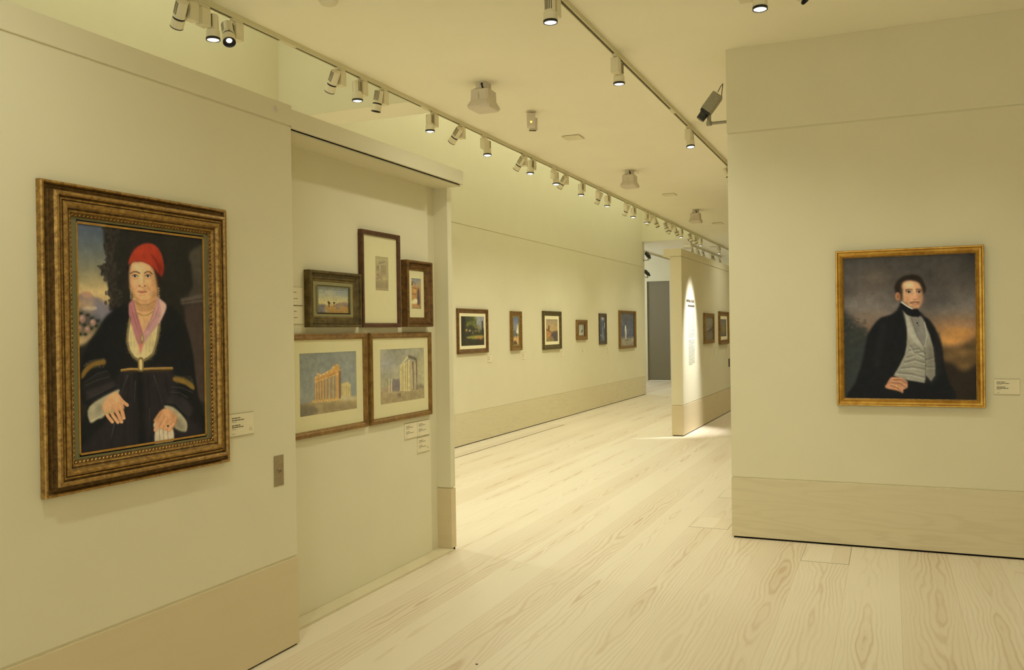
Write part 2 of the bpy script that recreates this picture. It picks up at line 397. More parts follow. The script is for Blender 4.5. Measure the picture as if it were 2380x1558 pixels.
        ca.data.foreach_set('color', np.concatenate([lin.reshape(-1, 3), np.ones((len(v), 1))], 1).ravel().astype(np.float32))
        me.materials.append(canvas_mat(rough))
        o = bpy.data.objects.new(name, me); COL.objects.link(o); o.parent = parent
        return o
_cm = {}
def canvas_mat(rough):
    if rough in _cm: return _cm[rough]
    m, nt, b = nm('painted_canvas'); a = nt.nodes.new('ShaderNodeVertexColor'); a.layer_name = 'pigment'
    tc = nt.nodes.new('ShaderNodeTexCoord'); n = nt.nodes.new('ShaderNodeTexNoise'); n.inputs['Scale'].default_value = 350
    mr = nt.nodes.new('ShaderNodeMapRange'); mr.inputs['To Min'].default_value = .93; mr.inputs['To Max'].default_value = 1.07
    mx = nt.nodes.new('ShaderNodeMix'); mx.data_type = 'RGBA'; mx.blend_type = 'MULTIPLY'; mx.inputs['Factor'].default_value = 1
    L = nt.links.new
    L(tc.outputs['Object'], n.inputs['Vector']); L(n.outputs['Fac'], mr.inputs['Value']); L(a.outputs['Color'], mx.inputs['A']); L(mr.outputs[0], mx.inputs['B'])
    L(mx.outputs['Result'], b.inputs['Base Color']); b.inputs['Roughness'].default_value = rough; b.inputs['Specular IOR Level'].default_value = .07
    _cm[rough] = m
    return m

# ------------------------------------------------------------ picture frames
def sweep(w, h, prof, mi=None, sub=1):
    """mitred moulding round a w x h rectangle; prof = (inset, height off wall); lies in XZ facing -Y"""
    bm = bmesh.new(); loops = []
    for d_, z_ in prof:
        a, b = w/2-d_, h/2-d_
        loops.append([bm.verts.new(p) for p in ((-a, -z_, -b), (a, -z_, -b), (a, -z_, b), (-a, -z_, b))])
    for k in range(len(loops)-1):
        for i in range(4):
            f = bm.faces.new((loops[k][i], loops[k][(i+1) % 4], loops[k+1][(i+1) % 4], loops[k+1][i]))
            if mi: f.material_index = mi[k]
    return bm
def rope(w, h, inset, z, pitch, rad, slant=.6):
    """run of slanted beads on the sight edge"""
    bm = bmesh.new()
    for ax, length, off in (('h', w-2*inset, h/2-inset), ('v', h-2*inset, w/2-inset)):
        n = int(length/pitch)
        for sgn in (-1, 1):
            for i in range(n):
                c = -length/2+(i+.5)*length/n
                pts = []
                for k in range(6):
                    an = 2*math.pi*k/6; pu, pv = rad*1.25*math.cos(an), rad*.62*math.sin(an)
                    ca, sa = math.cos(slant), math.sin(slant); pts.append((pu*ca-pv*sa, pu*sa+pv*ca))
                def P(a, b, zz): return (c+a, -zz, sgn*off+b) if ax == 'h' else (sgn*off+b, -zz, c+a)
                lo = [bm.verts.new(P(a, b, z)) for a, b in pts]; top = bm.verts.new(P(0, 0, z+rad*.8))
                for k in range(6): bm.faces.new((lo[k], lo[(k+1) % 6], top))
    return bm
WALLROT = {'L': math.radians(90), 'R': 0}
def picture(name, label, wallx, y0, y1, z0, z1, prof, mats, rot='L', group=None, mi=None, extras=(), flat=None, canvas=None, cat='painting', rope_spec=None):
    """returns the Empty at the wall; canvas = (Paint, w, h, z)"""
    if rot == 'L': loc = (wallx, (y0+y1)/2, (z0+z1)/2)
    else: loc = ((y0+y1)/2, wallx, (z0+z1)/2)
    t = thing(name, label, cat, loc, WALLROT[rot], group)
    W_, H_ = y1-y0, z1-z0
    fr = link('frame', sweep(W_, H_, prof, mi), mats, t)
    link('backing_board', boxes(((-W_/2+.006, -.004, -H_/2+.006), (W_/2-.006, 0, H_/2-.006))), M['side_dark'], t)
    if rope_spec:
        ins, zz, pitch, rad, mm, sl = rope_spec
        link('rope_moulding', rope(W_, H_, ins, zz, pitch, rad, sl), mm, fr)
    for nme, ins0, ins1, zz, mm, cy in extras:     # flat borders: (name, outer inset, inner size...)
        bm = bmesh.new()
        a, b = W_/2-ins0, H_/2-ins0
        (cx, cz, cw, ch) = cy
        o_ = [(-a, -b), (a, -b), (a, b), (-a, b)]; i_ = [(cx-cw/2, cz-ch/2), (cx+cw/2, cz-ch/2), (cx+cw/2, cz+ch/2), (cx-cw/2, cz+ch/2)]
        vo = [bm.verts.new((x, -zz, z)) for x, z in o_]; vi = [bm.verts.new((x, -zz, z)) for x, z in i_]; vb = [bm.verts.new((x, -zz+ins1, z)) for x, z in i_]
        for k in range(4):
            bm.faces.new((vo[k], vo[(k+1) % 4], vi[(k+1) % 4], vi[k])); bm.faces.new((vi[k], vi[(k+1) % 4], vb[(k+1) % 4], vb[k]))
        link(nme, bm, mm, t)
    if canvas:
        p, cw, ch, cz, ox, oz = canvas
        c = p.obj('canvas', cw, ch, t, cz); c.location = (ox, 0, oz)
    return t
def sprof(wd, dep, style):
    if style == 'step':   # stepped dark moulding
        return [(0, 0), (0, dep*.85), (wd*.06, dep), (wd*.22, dep), (wd*.28, dep*.72), (wd*.42, dep*.78), (wd*.5, dep*.6), (wd*.66, dep*.64), (wd*.74, dep*.46), (wd*.9, dep*.46), (wd, dep*.30), (wd, dep*.15)]
    if style == 'scoop':
        return [(0, 0), (0, dep*.9), (wd*.08, dep), (wd*.22, dep*.97), (wd*.36, dep*.62), (wd*.6, dep*.5), (wd*.8, dep*.62), (wd*.9, dep*.6), (wd, dep*.4), (wd, dep*.15)]
    if style == 'flat':
        return [(0, 0), (0, dep*.9), (wd*.1, dep), (wd*.75, dep*.95), (wd*.85, dep*.8), (wd, dep*.7), (wd, dep*.15)]
    if style == 'box':
        return [(0, 0), (0, dep*.95), (wd*.12, dep), (wd*.5, dep*.98), (wd*.62, dep*.55), (wd, dep*.35), (wd, dep*.15)]
# ------------------------------------------------------------ the paintings (colours as pigment under the gallery light)
K_NEAR = (.56, .50, .31); K_PANEL = (.58, .51, .33); K_FAR = (.66, .62, .42); K_MAN = (.60, .53, .33); K_CTR = (.62, .57, .40)
def B_(pts): return [(x, y+1454) for x, y in pts]
def woman():
    p = Paint(300, 400, [(17, 73), (1532, 272), (1557, 2688), (35, 2914)], K_NEAR)
    p.grad([(0, (40, 38, 30)), (1200, (36, 34, 27)), (2900, (34, 32, 27))])
    # sky at left
    sky = p.mask([(-60, -40), (420, -40), (400, 250), (360, 420), (400, 560), (360, 700), (400, 860), (460, 1000), (470, 1200), (300, 1400), (-60, 1500)])
    g = p.a.copy(); p.grad([(60, (70, 76, 80)), (350, (84, 88, 80)), (600, (108, 104, 78)), (800, (140, 124, 80)), (930, (176, 150, 92)), (1200, (168, 140, 90))])
    m = p.blur(sky, 3)[..., None]; p.a = g*(1-m)+p.a*m
    n = p.noise(6, 4); p.a = p.a*(1+.12*(n-.5)[..., None])
    # citadel hill
    p.poly([(0, 1010), (50, 960), (140, 930), (205, 965), (235, 1000), (300, 1010), (380, 1075), (470, 1100), (480, 1300), (0, 1300)], (138, 116, 92), 1)
    p.poly([(90, 935), (180, 930), (200, 990), (100, 1000)], (168, 124, 84), 1, .7)
    p.poly([(250, 1020), (380, 1090), (470, 1120), (470, 1300), (200, 1300), (230, 1100)], (98, 96, 96), 4, .7)
    p.poly([(0, 1050), (120, 1040), (220, 1110), (200, 1140), (0, 1120)], (160, 130, 84), 2, .6)
    p.poly([(100, 1115), (240, 1110), (250, 1145), (110, 1150)], (178, 158, 118), 1, .8)
    # dark tree with clustered edge
    p.poly([(430, 80), (1500, 60), (1500, 1100), (1200, 1200), (470, 1180), (440, 1000), (420, 860), (430, 600)], (36, 34, 26), 3)
    r = np.random.default_rng(3)
    for (cx, cy) in [(430, 190), (470, 260), (400, 390), (440, 450), (390, 640), (350, 670), (420, 730), (450, 820), (430, 900), (480, 960), (480, 1090), (500, 1030), (420, 560), (450, 340), (520, 150), (500, 700)]:
        for _ in range(16):
            p.ell(cx+r.normal(0, 38), cy+r.normal(0, 34), r.uniform(10, 28), r.uniform(13, 36), (54, 47, 36) if r.random() < .55 else (42, 38, 30), .75, .45)
    for _ in range(60):
        p.ell(r.uniform(500, 1280), r.uniform(100, 900), r.uniform(40, 110), r.uniform(30, 90), (46, 41, 32) if r.random() < .5 else (33, 31, 25), .28, .9)
    # urn and pedestal
    p.poly([(1360, 520), (1400, 440), (1470, 400), (1535, 400), (1535, 830), (1420, 820), (1400, 700), (1395, 620)], (70, 62, 46), 3, .9)
    p.poly([(1430, 790), (1530, 770), (1530, 960), (1350, 990), (1400, 900)], (66, 57, 43), 3, .9)
    p.poly([(1262, 1020), (1540, 955), (1540, 1070), (1270, 1095)], (84, 72, 55), 2, 1, False)
    p.line([(1268, 1062), (1540, 1020)], 14, (54, 45, 34), .8)
    p.poly([(1300, 1095), (1545, 1072), (1552, 2300), (1400, 2200)], (62, 51, 40), 3, 1, False)
    # body: black jacket and skirt
    p.poly([(640, 1085), (520, 1115), (430, 1170), (340, 1260), (270, 1370), (190, 1500), (110, 1640), (70, 1800), (40, 2000), (70, 2250), (150, 2330), (60, 2900), (1545, 2700), (1540, 2450), (1470, 2200), (1430, 1900), (1400, 1640), (1340, 1400), (1280, 1260), (1190, 1150), (1085, 1090)], (27, 27, 23), 2)
    p.poly(B_([(530, 440), (1150, 430), (1230, 900), (1500, 1230), (100, 1480), (450, 900)]), (40, 36, 32), 5, .9)
    for x0, x1 in ((560, 420), (640, 560), (860, 900), (960, 1060), (1060, 1250), (700, 690)):
        p.line(B_([(x0, 470), (x1, 1350)]), 22, (28, 27, 24), .55, 6)
    p.line(B_([(760, 450), (790, 1340)]), 80, (23, 22, 19), .8, 14)
    # roses
    p.poly([(20, 1180), (90, 1160), (160, 1190), (250, 1240), (320, 1280), (290, 1400), (180, 1430), (20, 1440)], (34, 36, 29), 6, .55)
    for cx, cy in ((70, 1190), (150, 1210), (200, 1250), (270, 1280), (110, 1330), (250, 1340), (40, 1300), (190, 1370), (60, 1440), (120, 1440)):
        p.ell(cx, cy, 30, 24, (28, 31, 24), .9, .5); p.line([(cx-30, cy+14), (cx+26, cy-22)], 5, (58, 60, 44), .6, 2)
    for cx, cy, q in ((85, 1255, 46), (212, 1300, 40), (48, 1368, 36), (145, 1382, 38)):
        p.ell(cx, cy, q*.85, q*1.05, (128, 98, 78), 1, .4); p.ell(cx-6, cy-8, q*.55, q*.6, (164, 136, 108), .9, .6); p.ell(cx+8, cy+6, q*.25, q*.25, (140, 96, 78), .7)
    # hair
    p.poly([(650, 590), (640, 720), (650, 900), (690, 980), (980, 1010), (1015, 900), (1015, 760), (1000, 640)], (24, 20, 17), 2)
    # neck and chest
    p.poly([(700, 990), (985, 985), (975, 1090), (945, 1200), (880, 1330), (812, 1450), (770, 1350), (730, 1210), (705, 1100)], (190, 146, 92), 2)
    p.poly([(715, 1040), (800, 1105), (900, 1100), (985, 1010), (975, 1110), (880, 1150), (760, 1140)], (148, 105, 60), 4, .8)
    for y_ in (1150, 1195): p.line([(730, y_-10), (800, y_+14), (880, y_+8), (945, y_-20)], 7, (150, 108, 62), .6, 2)
    p.line([(745, 1190), (810, 1225), (870, 1215), (930, 1170)], 8, (120, 92, 45), .7, 1)
    # face
    p.poly([(690, 575), (800, 562), (890, 590), (935, 660), (960, 740), (975, 840), (985, 935), (968, 1010), (920, 1062), (850, 1085), (780, 1072), (720, 1020), (684, 960), (662, 880), (650, 780), (655, 680)], (199, 154, 98), 2)
    p.ell(765, 660, 80, 70, (216, 174, 116), .8, .9)
    p.line([(668, 640), (662, 760), (672, 880)], 22, (164, 116, 70), .6, 8)
    p.line([(700, 585), (800, 576), (890, 612), (935, 665)], 14, (150, 106, 66), .6, 6)
    p.ell(815, 905, 70, 18, (176, 128, 80), .45, .9)
    p.ell(725, 860, 55, 70, (208, 146, 98), .55, .9); p.ell(905, 860, 50, 80, (196, 138, 84), .5, .9)
    p.poly([(935, 640), (968, 760), (990, 930), (960, 1030), (900, 1080), (925, 960), (935, 820)], (150, 104, 58), 6, .75)
    p.poly([(662, 880), (690, 960), (740, 1040), (720, 940), (680, 860)], (168, 120, 70), 5, .6)
    p.ell(800, 1010, 40, 26, (208, 160, 104), .7, .9)
    p.line([(664, 880), (690, 965), (745, 1030), (830, 1052), (915, 1030), (968, 960), (985, 900)], 20, (150, 104, 60), .55, 9)
    p.line([(700, 1046), (780, 1088), (870, 1090), (955, 1046)], 16, (134, 92, 52), .7, 5)
    p.ell(700, 700, 30, 60, (178, 128, 80), .35, .9); p.ell(905, 720, 34, 80, (170, 120, 72), .5, .9)
    p.line([(745, 845), (738, 880), (718, 905)], 9, (168, 118, 74), .6, 5); p.line([(862, 845), (872, 885), (892, 910)], 9, (150, 104, 62), .6, 5)
    for ex in (717, 872):
        p.ell(ex, 745, 48, 30, (170, 122, 74), .8, .7)
        p.ell(ex, 748, 34, 15, (168, 152, 118), 1, .3); p.ell(ex, 746, 14, 15, (46, 38, 28), 1, .3)
        p.line([(ex-36, 744), (ex-14, 729), (ex+16, 730), (ex+36, 746)], 8, (66, 42, 26), .9, 1)
        p.line([(ex-34, 772), (ex, 786), (ex+34, 772)], 7, (150, 104, 62), .6, 3)
    p.line([(662, 716), (700, 694), (740, 695), (772, 712)], 12, (52, 36, 24), .85, 2)
    p.line([(832, 712), (862, 694), (895, 696), (922, 722)], 12, (52, 36, 24), .85, 2)
    p.line([(820, 740), (826, 830)], 16, (158, 108, 62), .6, 5)
    p.line([(798, 740), (800, 840)], 18, (218, 176, 118), .6, 5)
    p.ell(803, 852, 40, 22, (196, 142, 88), .8, .6)
    for nx in (770, 838): p.ell(nx, 864, 12, 7, (96, 52, 32), .95, .4)
    p.line([(778, 876), (805, 882), (832, 876)], 6, (138, 88, 52), .8, 2)
    p.poly([(748, 932), (780, 923), (806, 928), (834, 923), (860, 935), (828, 950), (790, 952)], (158, 92, 64), 1)
    p.line([(744, 932), (790, 937), (820, 935), (864, 934)], 4, (98, 52, 36), .8, 1)
    p.line([(700, 890), (690, 930), (712, 970)], 8, (160, 112, 66), .5, 4)
    p.line([(770, 975), (840, 976)], 12, (160, 112, 66), .5, 4)
    # red cap
    p.poly([(636, 622), (655, 530), (700, 450), (770, 385), (850, 355), (930, 360), (990, 405), (1035, 480), (1058, 570), (1062, 660), (1040, 745), (1005, 725), (955, 665), (890, 610), (820, 575), (740, 566), (690, 576), (655, 598)], (152, 52, 30), 1)
    p.poly([(905, 480), (960, 520), (1020, 590), (1064, 640), (1040, 745), (1005, 725), (985, 650), (950, 560)], (104, 34, 22), 5, .8)
    for q in ([(700, 470), (680, 560)], [(760, 400), (730, 540)], [(840, 370), (830, 540)], [(900, 380), (890, 470)], [(1000, 430), (1020, 560)]): p.line(q, 16, (128, 42, 26), .35, 8)
    p.ell(790, 450, 90, 60, (176, 62, 34), .55, .9)
    p.line([(915, 490), (965, 550), (1000, 640), (1015, 720)], 12, (92, 28, 18), .7, 3)
    p.line([(650, 600), (700, 572), (800, 566), (900, 606), (1000, 715)], 9, (120, 36, 22), .6, 2)
    # earrings
    for ex in (665, 1001):
        for k, yy in enumerate((895, 925, 955, 985, 1010)): p.ell(ex+(k % 2)*3, yy, 9 if k != 3 else 14, 12, (176, 158, 112), .85, .5)
    # blouse, shawl
    p.poly([(655, 1240), (700, 1330), (800, 1480), (900, 1420), (1010, 1290), (1000, 1450), (975, 1560), (930, 1670), (868, 1725), (822, 1752), (800, 1830), (765, 1830), (748, 1752), (688, 1712), (640, 1630), (618, 1520), (628, 1380)], (190, 168, 108), 1)
    for q in ((690, 1400, 710, 1600), (900, 1450, 880, 1650), (940, 1440, 925, 1600), (660, 1420, 670, 1580), (850, 1520, 840, 1690)): p.line([(q[0], q[1]), (q[2], q[3])], 10, (160, 138, 82), .5, 4)
    p.poly([(740, 1380), (800, 1470), (815, 1540), (785, 1660), (775, 1690), (752, 1560)], (176, 104, 82), 2)
    p.poly([(640, 1085), (700, 1035), (722, 1130), (760, 1270), (800, 1400), (812, 1500), (770, 1560), (735, 1540), (690, 1390), (648, 1260)], (160, 104, 92), 1)
    p.poly([(985, 1018), (1050, 1050), (1090, 1108), (1055, 1220), (985, 1340), (890, 1450), (818, 1560), (806, 1440), (870, 1330), (935, 1190)], (176, 130, 112), 1)
    p.poly([(1000, 1030), (1088, 1106), (1050, 1220), (990, 1330), (1030, 1180), (1020, 1090)], (196, 162, 128), 2, .8)
    for q in (((960, 1120), (900, 1290), (830, 1420)), ((1000, 1120), (950, 1250), (860, 1400))): p.line(q, 9, (146, 92, 84), .7, 2)
    for q in (((665, 1100), (700, 1240), (760, 1440)), ((700, 1080), (735, 1240), (790, 1430))): p.line(q, 9, (128, 76, 70), .6, 2)
    p.ell(797, 1500, 24, 60, (130, 104, 60), .8, .4); p.ell(797, 1500, 10, 30, (176, 150, 96), .8, .4)
    # gold galloon
    for q in (((652, 1250), (625, 1400), (614, 1530), (640, 1640), (692, 1722), (748, 1762)), ((1005, 1330), (985, 1480), (962, 1590), (930, 1685), (868, 1738), (822, 1764))):
        p.line(q, 30, (66, 60, 44), .7, 3); p.line(q, 13, (130, 104, 52), 1, 1)
    p.line(B_([(548, 425), (650, 408), (780, 415), (900, 406), (1155, 405)]), 30, (128, 96, 44), 1, 1)
    p.line(B_([(548, 412), (780, 404), (1155, 395)]), 8, (176, 142, 74), .8, 1)
    p.line(B_([(560, 440), (1150, 428)]), 10, (60, 46, 24), .8, 1)
    p.line(B_([(778, 300), (780, 412)]), 70, (118, 96, 52), 1, 1); p.line(B_([(778, 310), (780, 405)]), 34, (186, 162, 98), 1, 1)
    for k in range(30): p.ell(560+k*20.5, 1454+440, 6, 11, (58, 46, 26), .9, .4)
    rr = np.random.default_rng(12)
    for _ in range(260):
        t_ = rr.random(); side = rr.random() < .5
        q = ((630, 1300), (606, 1530), (640, 1660), (735, 1780)) if side else ((1020, 1330), (1000, 1500), (950, 1680), (840, 1790))
        k = min(2, int(t_*3)); f = t_*3-k; p.ell(q[k][0]+(q[k+1][0]-q[k][0])*f+rr.normal(0, 9), q[k][1]+(q[k+1][1]-q[k][1])*f+rr.normal(0, 12), 5, 6, (96, 88, 62), .5, .6)
    for _ in range(120): p.ell(rr.uniform(120, 350), 1454+330-rr.uniform(-60, 30)+abs(rr.normal(0, 8)), 6, 7, (92, 84, 58), .45, .6)
    for _ in range(90): p.ell(1190+rr.uniform(0, 220), 1454+500+rr.uniform(0, 1)*90, 6, 7, (92, 84, 58), .4, .6)
    # sleeves
    p.poly(B_([(130, 700), (120, 660), (430, 545), (480, 620), (480, 640), (150, 800)]), (48, 43, 38), 3)
    p.poly(B_([(100, 560), (340, 430), (430, 540), (120, 660)]), (34, 33, 28), 3)
    p.line(B_([(130, 800), (480, 625)]), 22, (24, 26, 24), .9, 2)
    p.poly(B_([(65, 520), (72, 450), (130, 370), (220, 315), (345, 290), (355, 350), (240, 370), (150, 430), (100, 500)]), (112, 84, 36), 1)
    p.line(B_([(100, 365), (220, 300), (340, 285)]), 18, (76, 66, 44), .7, 3)
    for q in ([(110, 560), (260, 460), (380, 430)], [(120, 600), (280, 530), (400, 500)]): p.line(B_(q), 5, (86, 82, 72), .6, 1)
    p.poly(B_([(1175, 560), (1180, 510), (1290, 525), (1410, 600), (1412, 670), (1300, 600)]), (118, 90, 38), 1)
    p.line(B_([(1185, 500), (1290, 515), (1405, 585)]), 18, (78, 68, 46), .6, 3)
    p.poly(B_([(1080, 820), (1120, 740), (1280, 760), (1400, 900), (1330, 1010), (1200, 900)]), (44, 40, 36), 3)
    for q in ([(1150, 630), (1260, 640), (1400, 700)], [(1140, 692), (1240, 700), (1340, 760)]): p.line(B_(q), 5, (92, 86, 76), .7, 1)
    p.line(B_([(1070, 840), (1180, 850), (1320, 1000)]), 18, (22, 24, 22), .9, 2)
    # bead strings
    for a, b in (((620, 490), (540, 700)), ((940, 500), (1030, 800)), ((712, 560), (700, 800)), ((455, 1070), (415, 1250)), ((880, 900), (885, 1200))):
        for k in range(12):
            t = k/11; p.ell(a[0]+(b[0]-a[0])*t, a[1]+1454+(b[1]-a[1])*t, 6, 7, (130, 124, 104), .7*(1-t*.6), .5)
    # cuffs
    p.poly(B_([(165, 850), (480, 665), (510, 700), (345, 965), (260, 1010), (165, 1048)]), (152, 140, 100), 1)
    p.poly(B_([(250, 830), (330, 880), (240, 980)]), (116, 106, 78), 4, .6); p.line(B_([(170, 1040), (340, 950)]), 7, (186, 176, 132), .8, 1)
    p.poly(B_([(1060, 880), (1085, 855), (1190, 895), (1320, 1040), (1330, 1150), (1290, 1175), (1180, 1120), (1210, 1010)]), (156, 143, 102), 1)
    p.poly(B_([(1180, 1100), (1220, 1020), (1300, 1110), (1280, 1165)]), (104, 94, 70), 4, .7)
    # cloth in hand
    p.poly(B_([(925, 1080), (975, 1040), (1010, 1090), (1150, 1130), (1168, 1285), (1050, 1305), (945, 1325), (940, 1160)]), (186, 166, 124), 1)
    for x in (1000, 1048, 1100): p.line(B_([(x-8, 1140), (x+4, 1300)]), 7, (120, 98, 66), .8, 1)
    # hands
    sk, sh = (194, 141, 90), (140, 92, 54)
    p.poly(B_([(318, 840), (380, 740), (470, 690), (530, 730), (575, 860), (560, 900), (430, 940), (345, 930)]), sk, 1)
    for a, b, c, wd in (((350, 920), (385, 985), (432, 1045), 36), ((400, 890), (445, 975), (498, 1050), 38), ((450, 860), (505, 960), (542, 1045), 40), ((520, 840), (550, 920), (568, 1000), 42)):
        p.line(B_([a, b, c]), wd+7, sh, .9, 1); p.line(B_([a, b, c]), wd, sk, 1, 1); p.ell(c[0]+2, c[1]+1454, 9, 9, (214, 174, 128), .8, .4)
    p.line(B_([(500, 730), (560, 800), (612, 845)]), 40, sk, 1, 1); p.ell(612, 826+1454, 9, 8, (214, 174, 128), .7)
    p.poly(B_([(340, 860), (400, 760), (480, 710), (520, 800), (450, 850), (380, 890)]), (204, 154, 100), 5, .7)
    p.ell(370, 935+1454, 30, 10, (150, 140, 84), .9, .4); p.ell(425, 918+1454, 22, 16, (160, 148, 92), .9, .4)
    p.poly(B_([(940, 1030), (1000, 930), (1060, 890), (1120, 900), (1190, 960), (1210, 1010), (1175, 1110), (1110, 1165), (1030, 1120), (960, 1080)]), sk, 1)
    p.poly(B_([(1140, 920), (1210, 1000), (1180, 1110), (1120, 1160), (1160, 1040)]), (160, 110, 66), 5, .6)
    for a, b, c, wd in (((1030, 980), (985, 1070), (948, 1150), 40), ((1080, 1010), (1045, 1070), (1015, 1120), 40), ((1130, 1050), (1095, 1100), (1065, 1135), 40), ((1165, 1080), (1130, 1120), (1110, 1155), 38)):
        p.line(B_([a, b, c]), wd+7, sh, .8, 1); p.line(B_([a, b, c]), wd, sk, 1, 1)
    p.line(B_([(1020, 940), (970, 1000), (945, 1035)]), 36, (176, 124, 76), .9, 2)
    p.ell(1100, 1103+1454, 13, 12, (34, 40, 34), 1, .3)
    p.mottle(.10, 30, 9)
    return p
def man():
    p = Paint(300, 354, [(150, 190), (1285, 150), (1298, 1408), (163, 1390)], K_MAN)
    p.grad([(150, (60, 55, 46)), (420, (78, 70, 57)), (600, (100, 90, 74)), (750, (112, 92, 68)), (900, (118, 90, 58)), (1050, (82, 68, 48)), (1400, (46, 40, 30))])
    n = p.noise(3, 21, 4); p.a = p.a*(1+.55*(n-.5)[..., None])
    p.ell(430, 360, 150, 90, (108, 92, 68), .55, 1); p.ell(300, 600, 180, 60, (112, 102, 84), .6, 1); p.ell(1050, 640, 220, 60, (116, 106, 86), .6, 1)
    p.ell(1000, 560, 180, 90, (64, 60, 52), .45, 1); p.ell(200, 460, 120, 90, (66, 58, 48), .5, 1)
    p.ell(1150, 830, 260, 130, (184, 128, 62), .85, 1); p.ell(1060, 900, 140, 50, (200, 140, 66), .7, 1); p.ell(1200, 760, 200, 40, (130, 104, 78), .5, 1)
    p.poly([(990, 990), (1060, 955), (1130, 965), (1180, 930), (1250, 900), (1310, 905), (1310, 1420), (980, 1420)], (92, 70, 40), 5)
    for c in ((1180, 1000, 90, 40, (122, 92, 50)), (1080, 1030, 70, 30, (104, 80, 46)), (1190, 1110, 60, 34, (110, 86, 46)), (1240, 960, 60, 26, (76, 60, 36))): p.ell(*c, .7, .9)
    p.poly([(990, 1110), (1040, 1080), (1100, 1100), (1150, 1150), (1220, 1150), (1310, 1110), (1310, 1420), (980, 1420)], (44, 37, 26), 5)
    p.poly([(150, 690), (190, 670), (235, 700), (270, 750), (330, 780), (370, 830), (420, 900), (420, 1420), (140, 1420)], (50, 51, 43), 6)
    r = np.random.default_rng(8)
    for _ in range(60): p.ell(r.uniform(160, 360), r.uniform(690, 900), r.uniform(8, 26), r.uniform(6, 18), (58, 55, 42) if r.random() < .6 else (92, 76, 56), .45, .7)
    p.poly([(655, 590), (610, 640), (560, 675), (470, 705), (410, 770), (365, 850), (340, 960), (310, 1100), (260, 1250), (230, 1420), (1060, 1420), (1050, 1230), (1015, 1080), (1000, 950), (960, 830), (900, 730), (850, 690), (790, 640)], (27, 27, 24), 2)
    p.line([(500, 760), (470, 900), (440, 1100)], 40, (36, 36, 32), .7, 14); p.line([(960, 850), (980, 1000), (985, 1180)], 30, (38, 35, 30), .6, 10)
    # waistcoat
    p.poly([(668, 630), (690, 690), (700, 800), (698, 930), (680, 1020), (635, 1110), (585, 1195), (680, 1230), (850, 1258), (862, 1190), (905, 1245), (942, 1190), (938, 1090), (925, 960), (895, 850), (850, 740), (820, 695), (740, 690)], (138, 130, 102), 1, 1, False)
    p.poly([(735, 690), (825, 695), (860, 800), (870, 900), (845, 955), (800, 900), (750, 790)], (120, 112, 92), 2)
    p.poly([(668, 630), (720, 720), (780, 860), (850, 955), (790, 935), (720, 850), (695, 760)], (168, 160, 128), 2, .8)
    p.line([(735, 700), (790, 860), (848, 955)], 5, (84, 76, 58), .8, 1); p.line([(850, 740), (872, 850), (850, 955)], 6, (190, 180, 146), .7, 1)
    p.line([(850, 955), (858, 1080), (856, 1250)], 6, (84, 78, 60), .8, 1)
    for q in (((720, 980), (800, 965), (850, 1010)), ((700, 1040), (790, 1010), (850, 1040)), ((680, 1080), (770, 1060), (850, 1085)), ((650, 1130), (750, 1120), (850, 1140)), ((620, 1170), (740, 1180), (850, 1210)), ((870, 1060), (920, 1040)), ((870, 1120), (935, 1120)), ((730, 940), (760, 1000), (840, 990))):
        p.line(q, 14, (96, 90, 70), .65, 3); p.line([(a, b+14) for a, b in q], 10, (176, 170, 138), .6, 3)
    p.poly([(862, 960), (925, 950), (945, 1190), (900, 1240), (862, 1190)], (84, 78, 60), 6, .5)
    for yy in (1000, 1050, 1105): p.ell(858, yy, 8, 8, (60, 54, 42), 1, .3); p.ell(856, yy-3, 4, 4, (190, 184, 150), .9)
    p.ell(788, 748, 7, 7, (22, 22, 20), 1, .3); p.ell(798, 768, 5, 6, (60, 52, 40), .9)
    # hair, head
    p.poly([(605, 490), (596, 430), (632, 375), (690, 342), (765, 335), (820, 358), (842, 400), (860, 440), (858, 485), (836, 495), (800, 420), (680, 420), (650, 500), (632, 495)], (36, 29, 21), 2)
    p.ell(622, 520, 22, 36, (160, 108, 66), 1, .25); p.ell(624, 520, 11, 22, (110, 68, 42), .8, .5)
    p.poly([(655, 450), (670, 400), (730, 385), (795, 402), (820, 440), (828, 490), (832, 540), (822, 590), (795, 620), (762, 628), (720, 610), (680, 580), (655, 555), (645, 500)], (196, 148, 98), 2)
    p.ell(710, 425, 48, 32, (226, 184, 128), .85, .9)
    p.poly([(805, 430), (830, 490), (832, 560), (805, 615), (790, 560), (800, 500)], (140, 96, 62), 4, .7)
    p.ell(700, 540, 38, 34, (190, 130, 86), .6, .9); p.ell(690, 585, 36, 24, (128, 92, 62), .6, .9); p.ell(760, 612, 30, 16, (150, 106, 72), .5)
    p.poly([(640, 470), (660, 450), (662, 520), (660, 560), (648, 545)], (44, 34, 25), 2)
    for ex, rr in ((714, 20), (801, 18)):
        p.ell(ex, 480, rr+10, 16, (140, 94, 62), .7, .7); p.ell(ex, 484, rr, 8, (150, 134, 108), 1, .3); p.ell(ex+3, 483, 8, 8, (30, 26, 22), 1, .3)
        p.line([(ex-20, 480), (ex, 473), (ex+20, 480)], 5, (60, 38, 26), .9, 1)
    p.line([(690, 466), (715, 460), (745, 463)], 8, (64, 46, 32), .8, 2); p.line([(778, 463), (800, 460), (822, 466)], 8, (56, 40, 28), .8, 2)
    p.line([(765, 470), (772, 530)], 16, (222, 172, 120), .75, 4); p.ell(772, 530, 18, 16, (206, 138, 98), .9, .6); p.line([(754, 545), (770, 550), (786, 543)], 6, (112, 66, 44), .8, 1)
    p.line([(732, 576), (755, 569), (776, 568), (800, 573)], 11, (86, 60, 40), .9, 3); p.line([(750, 584), (775, 588), (795, 583)], 8, (156, 86, 66), .85, 3)
    p.line([(655, 570), (700, 603), (745, 628)], 11, (196, 188, 156), 1, 1)
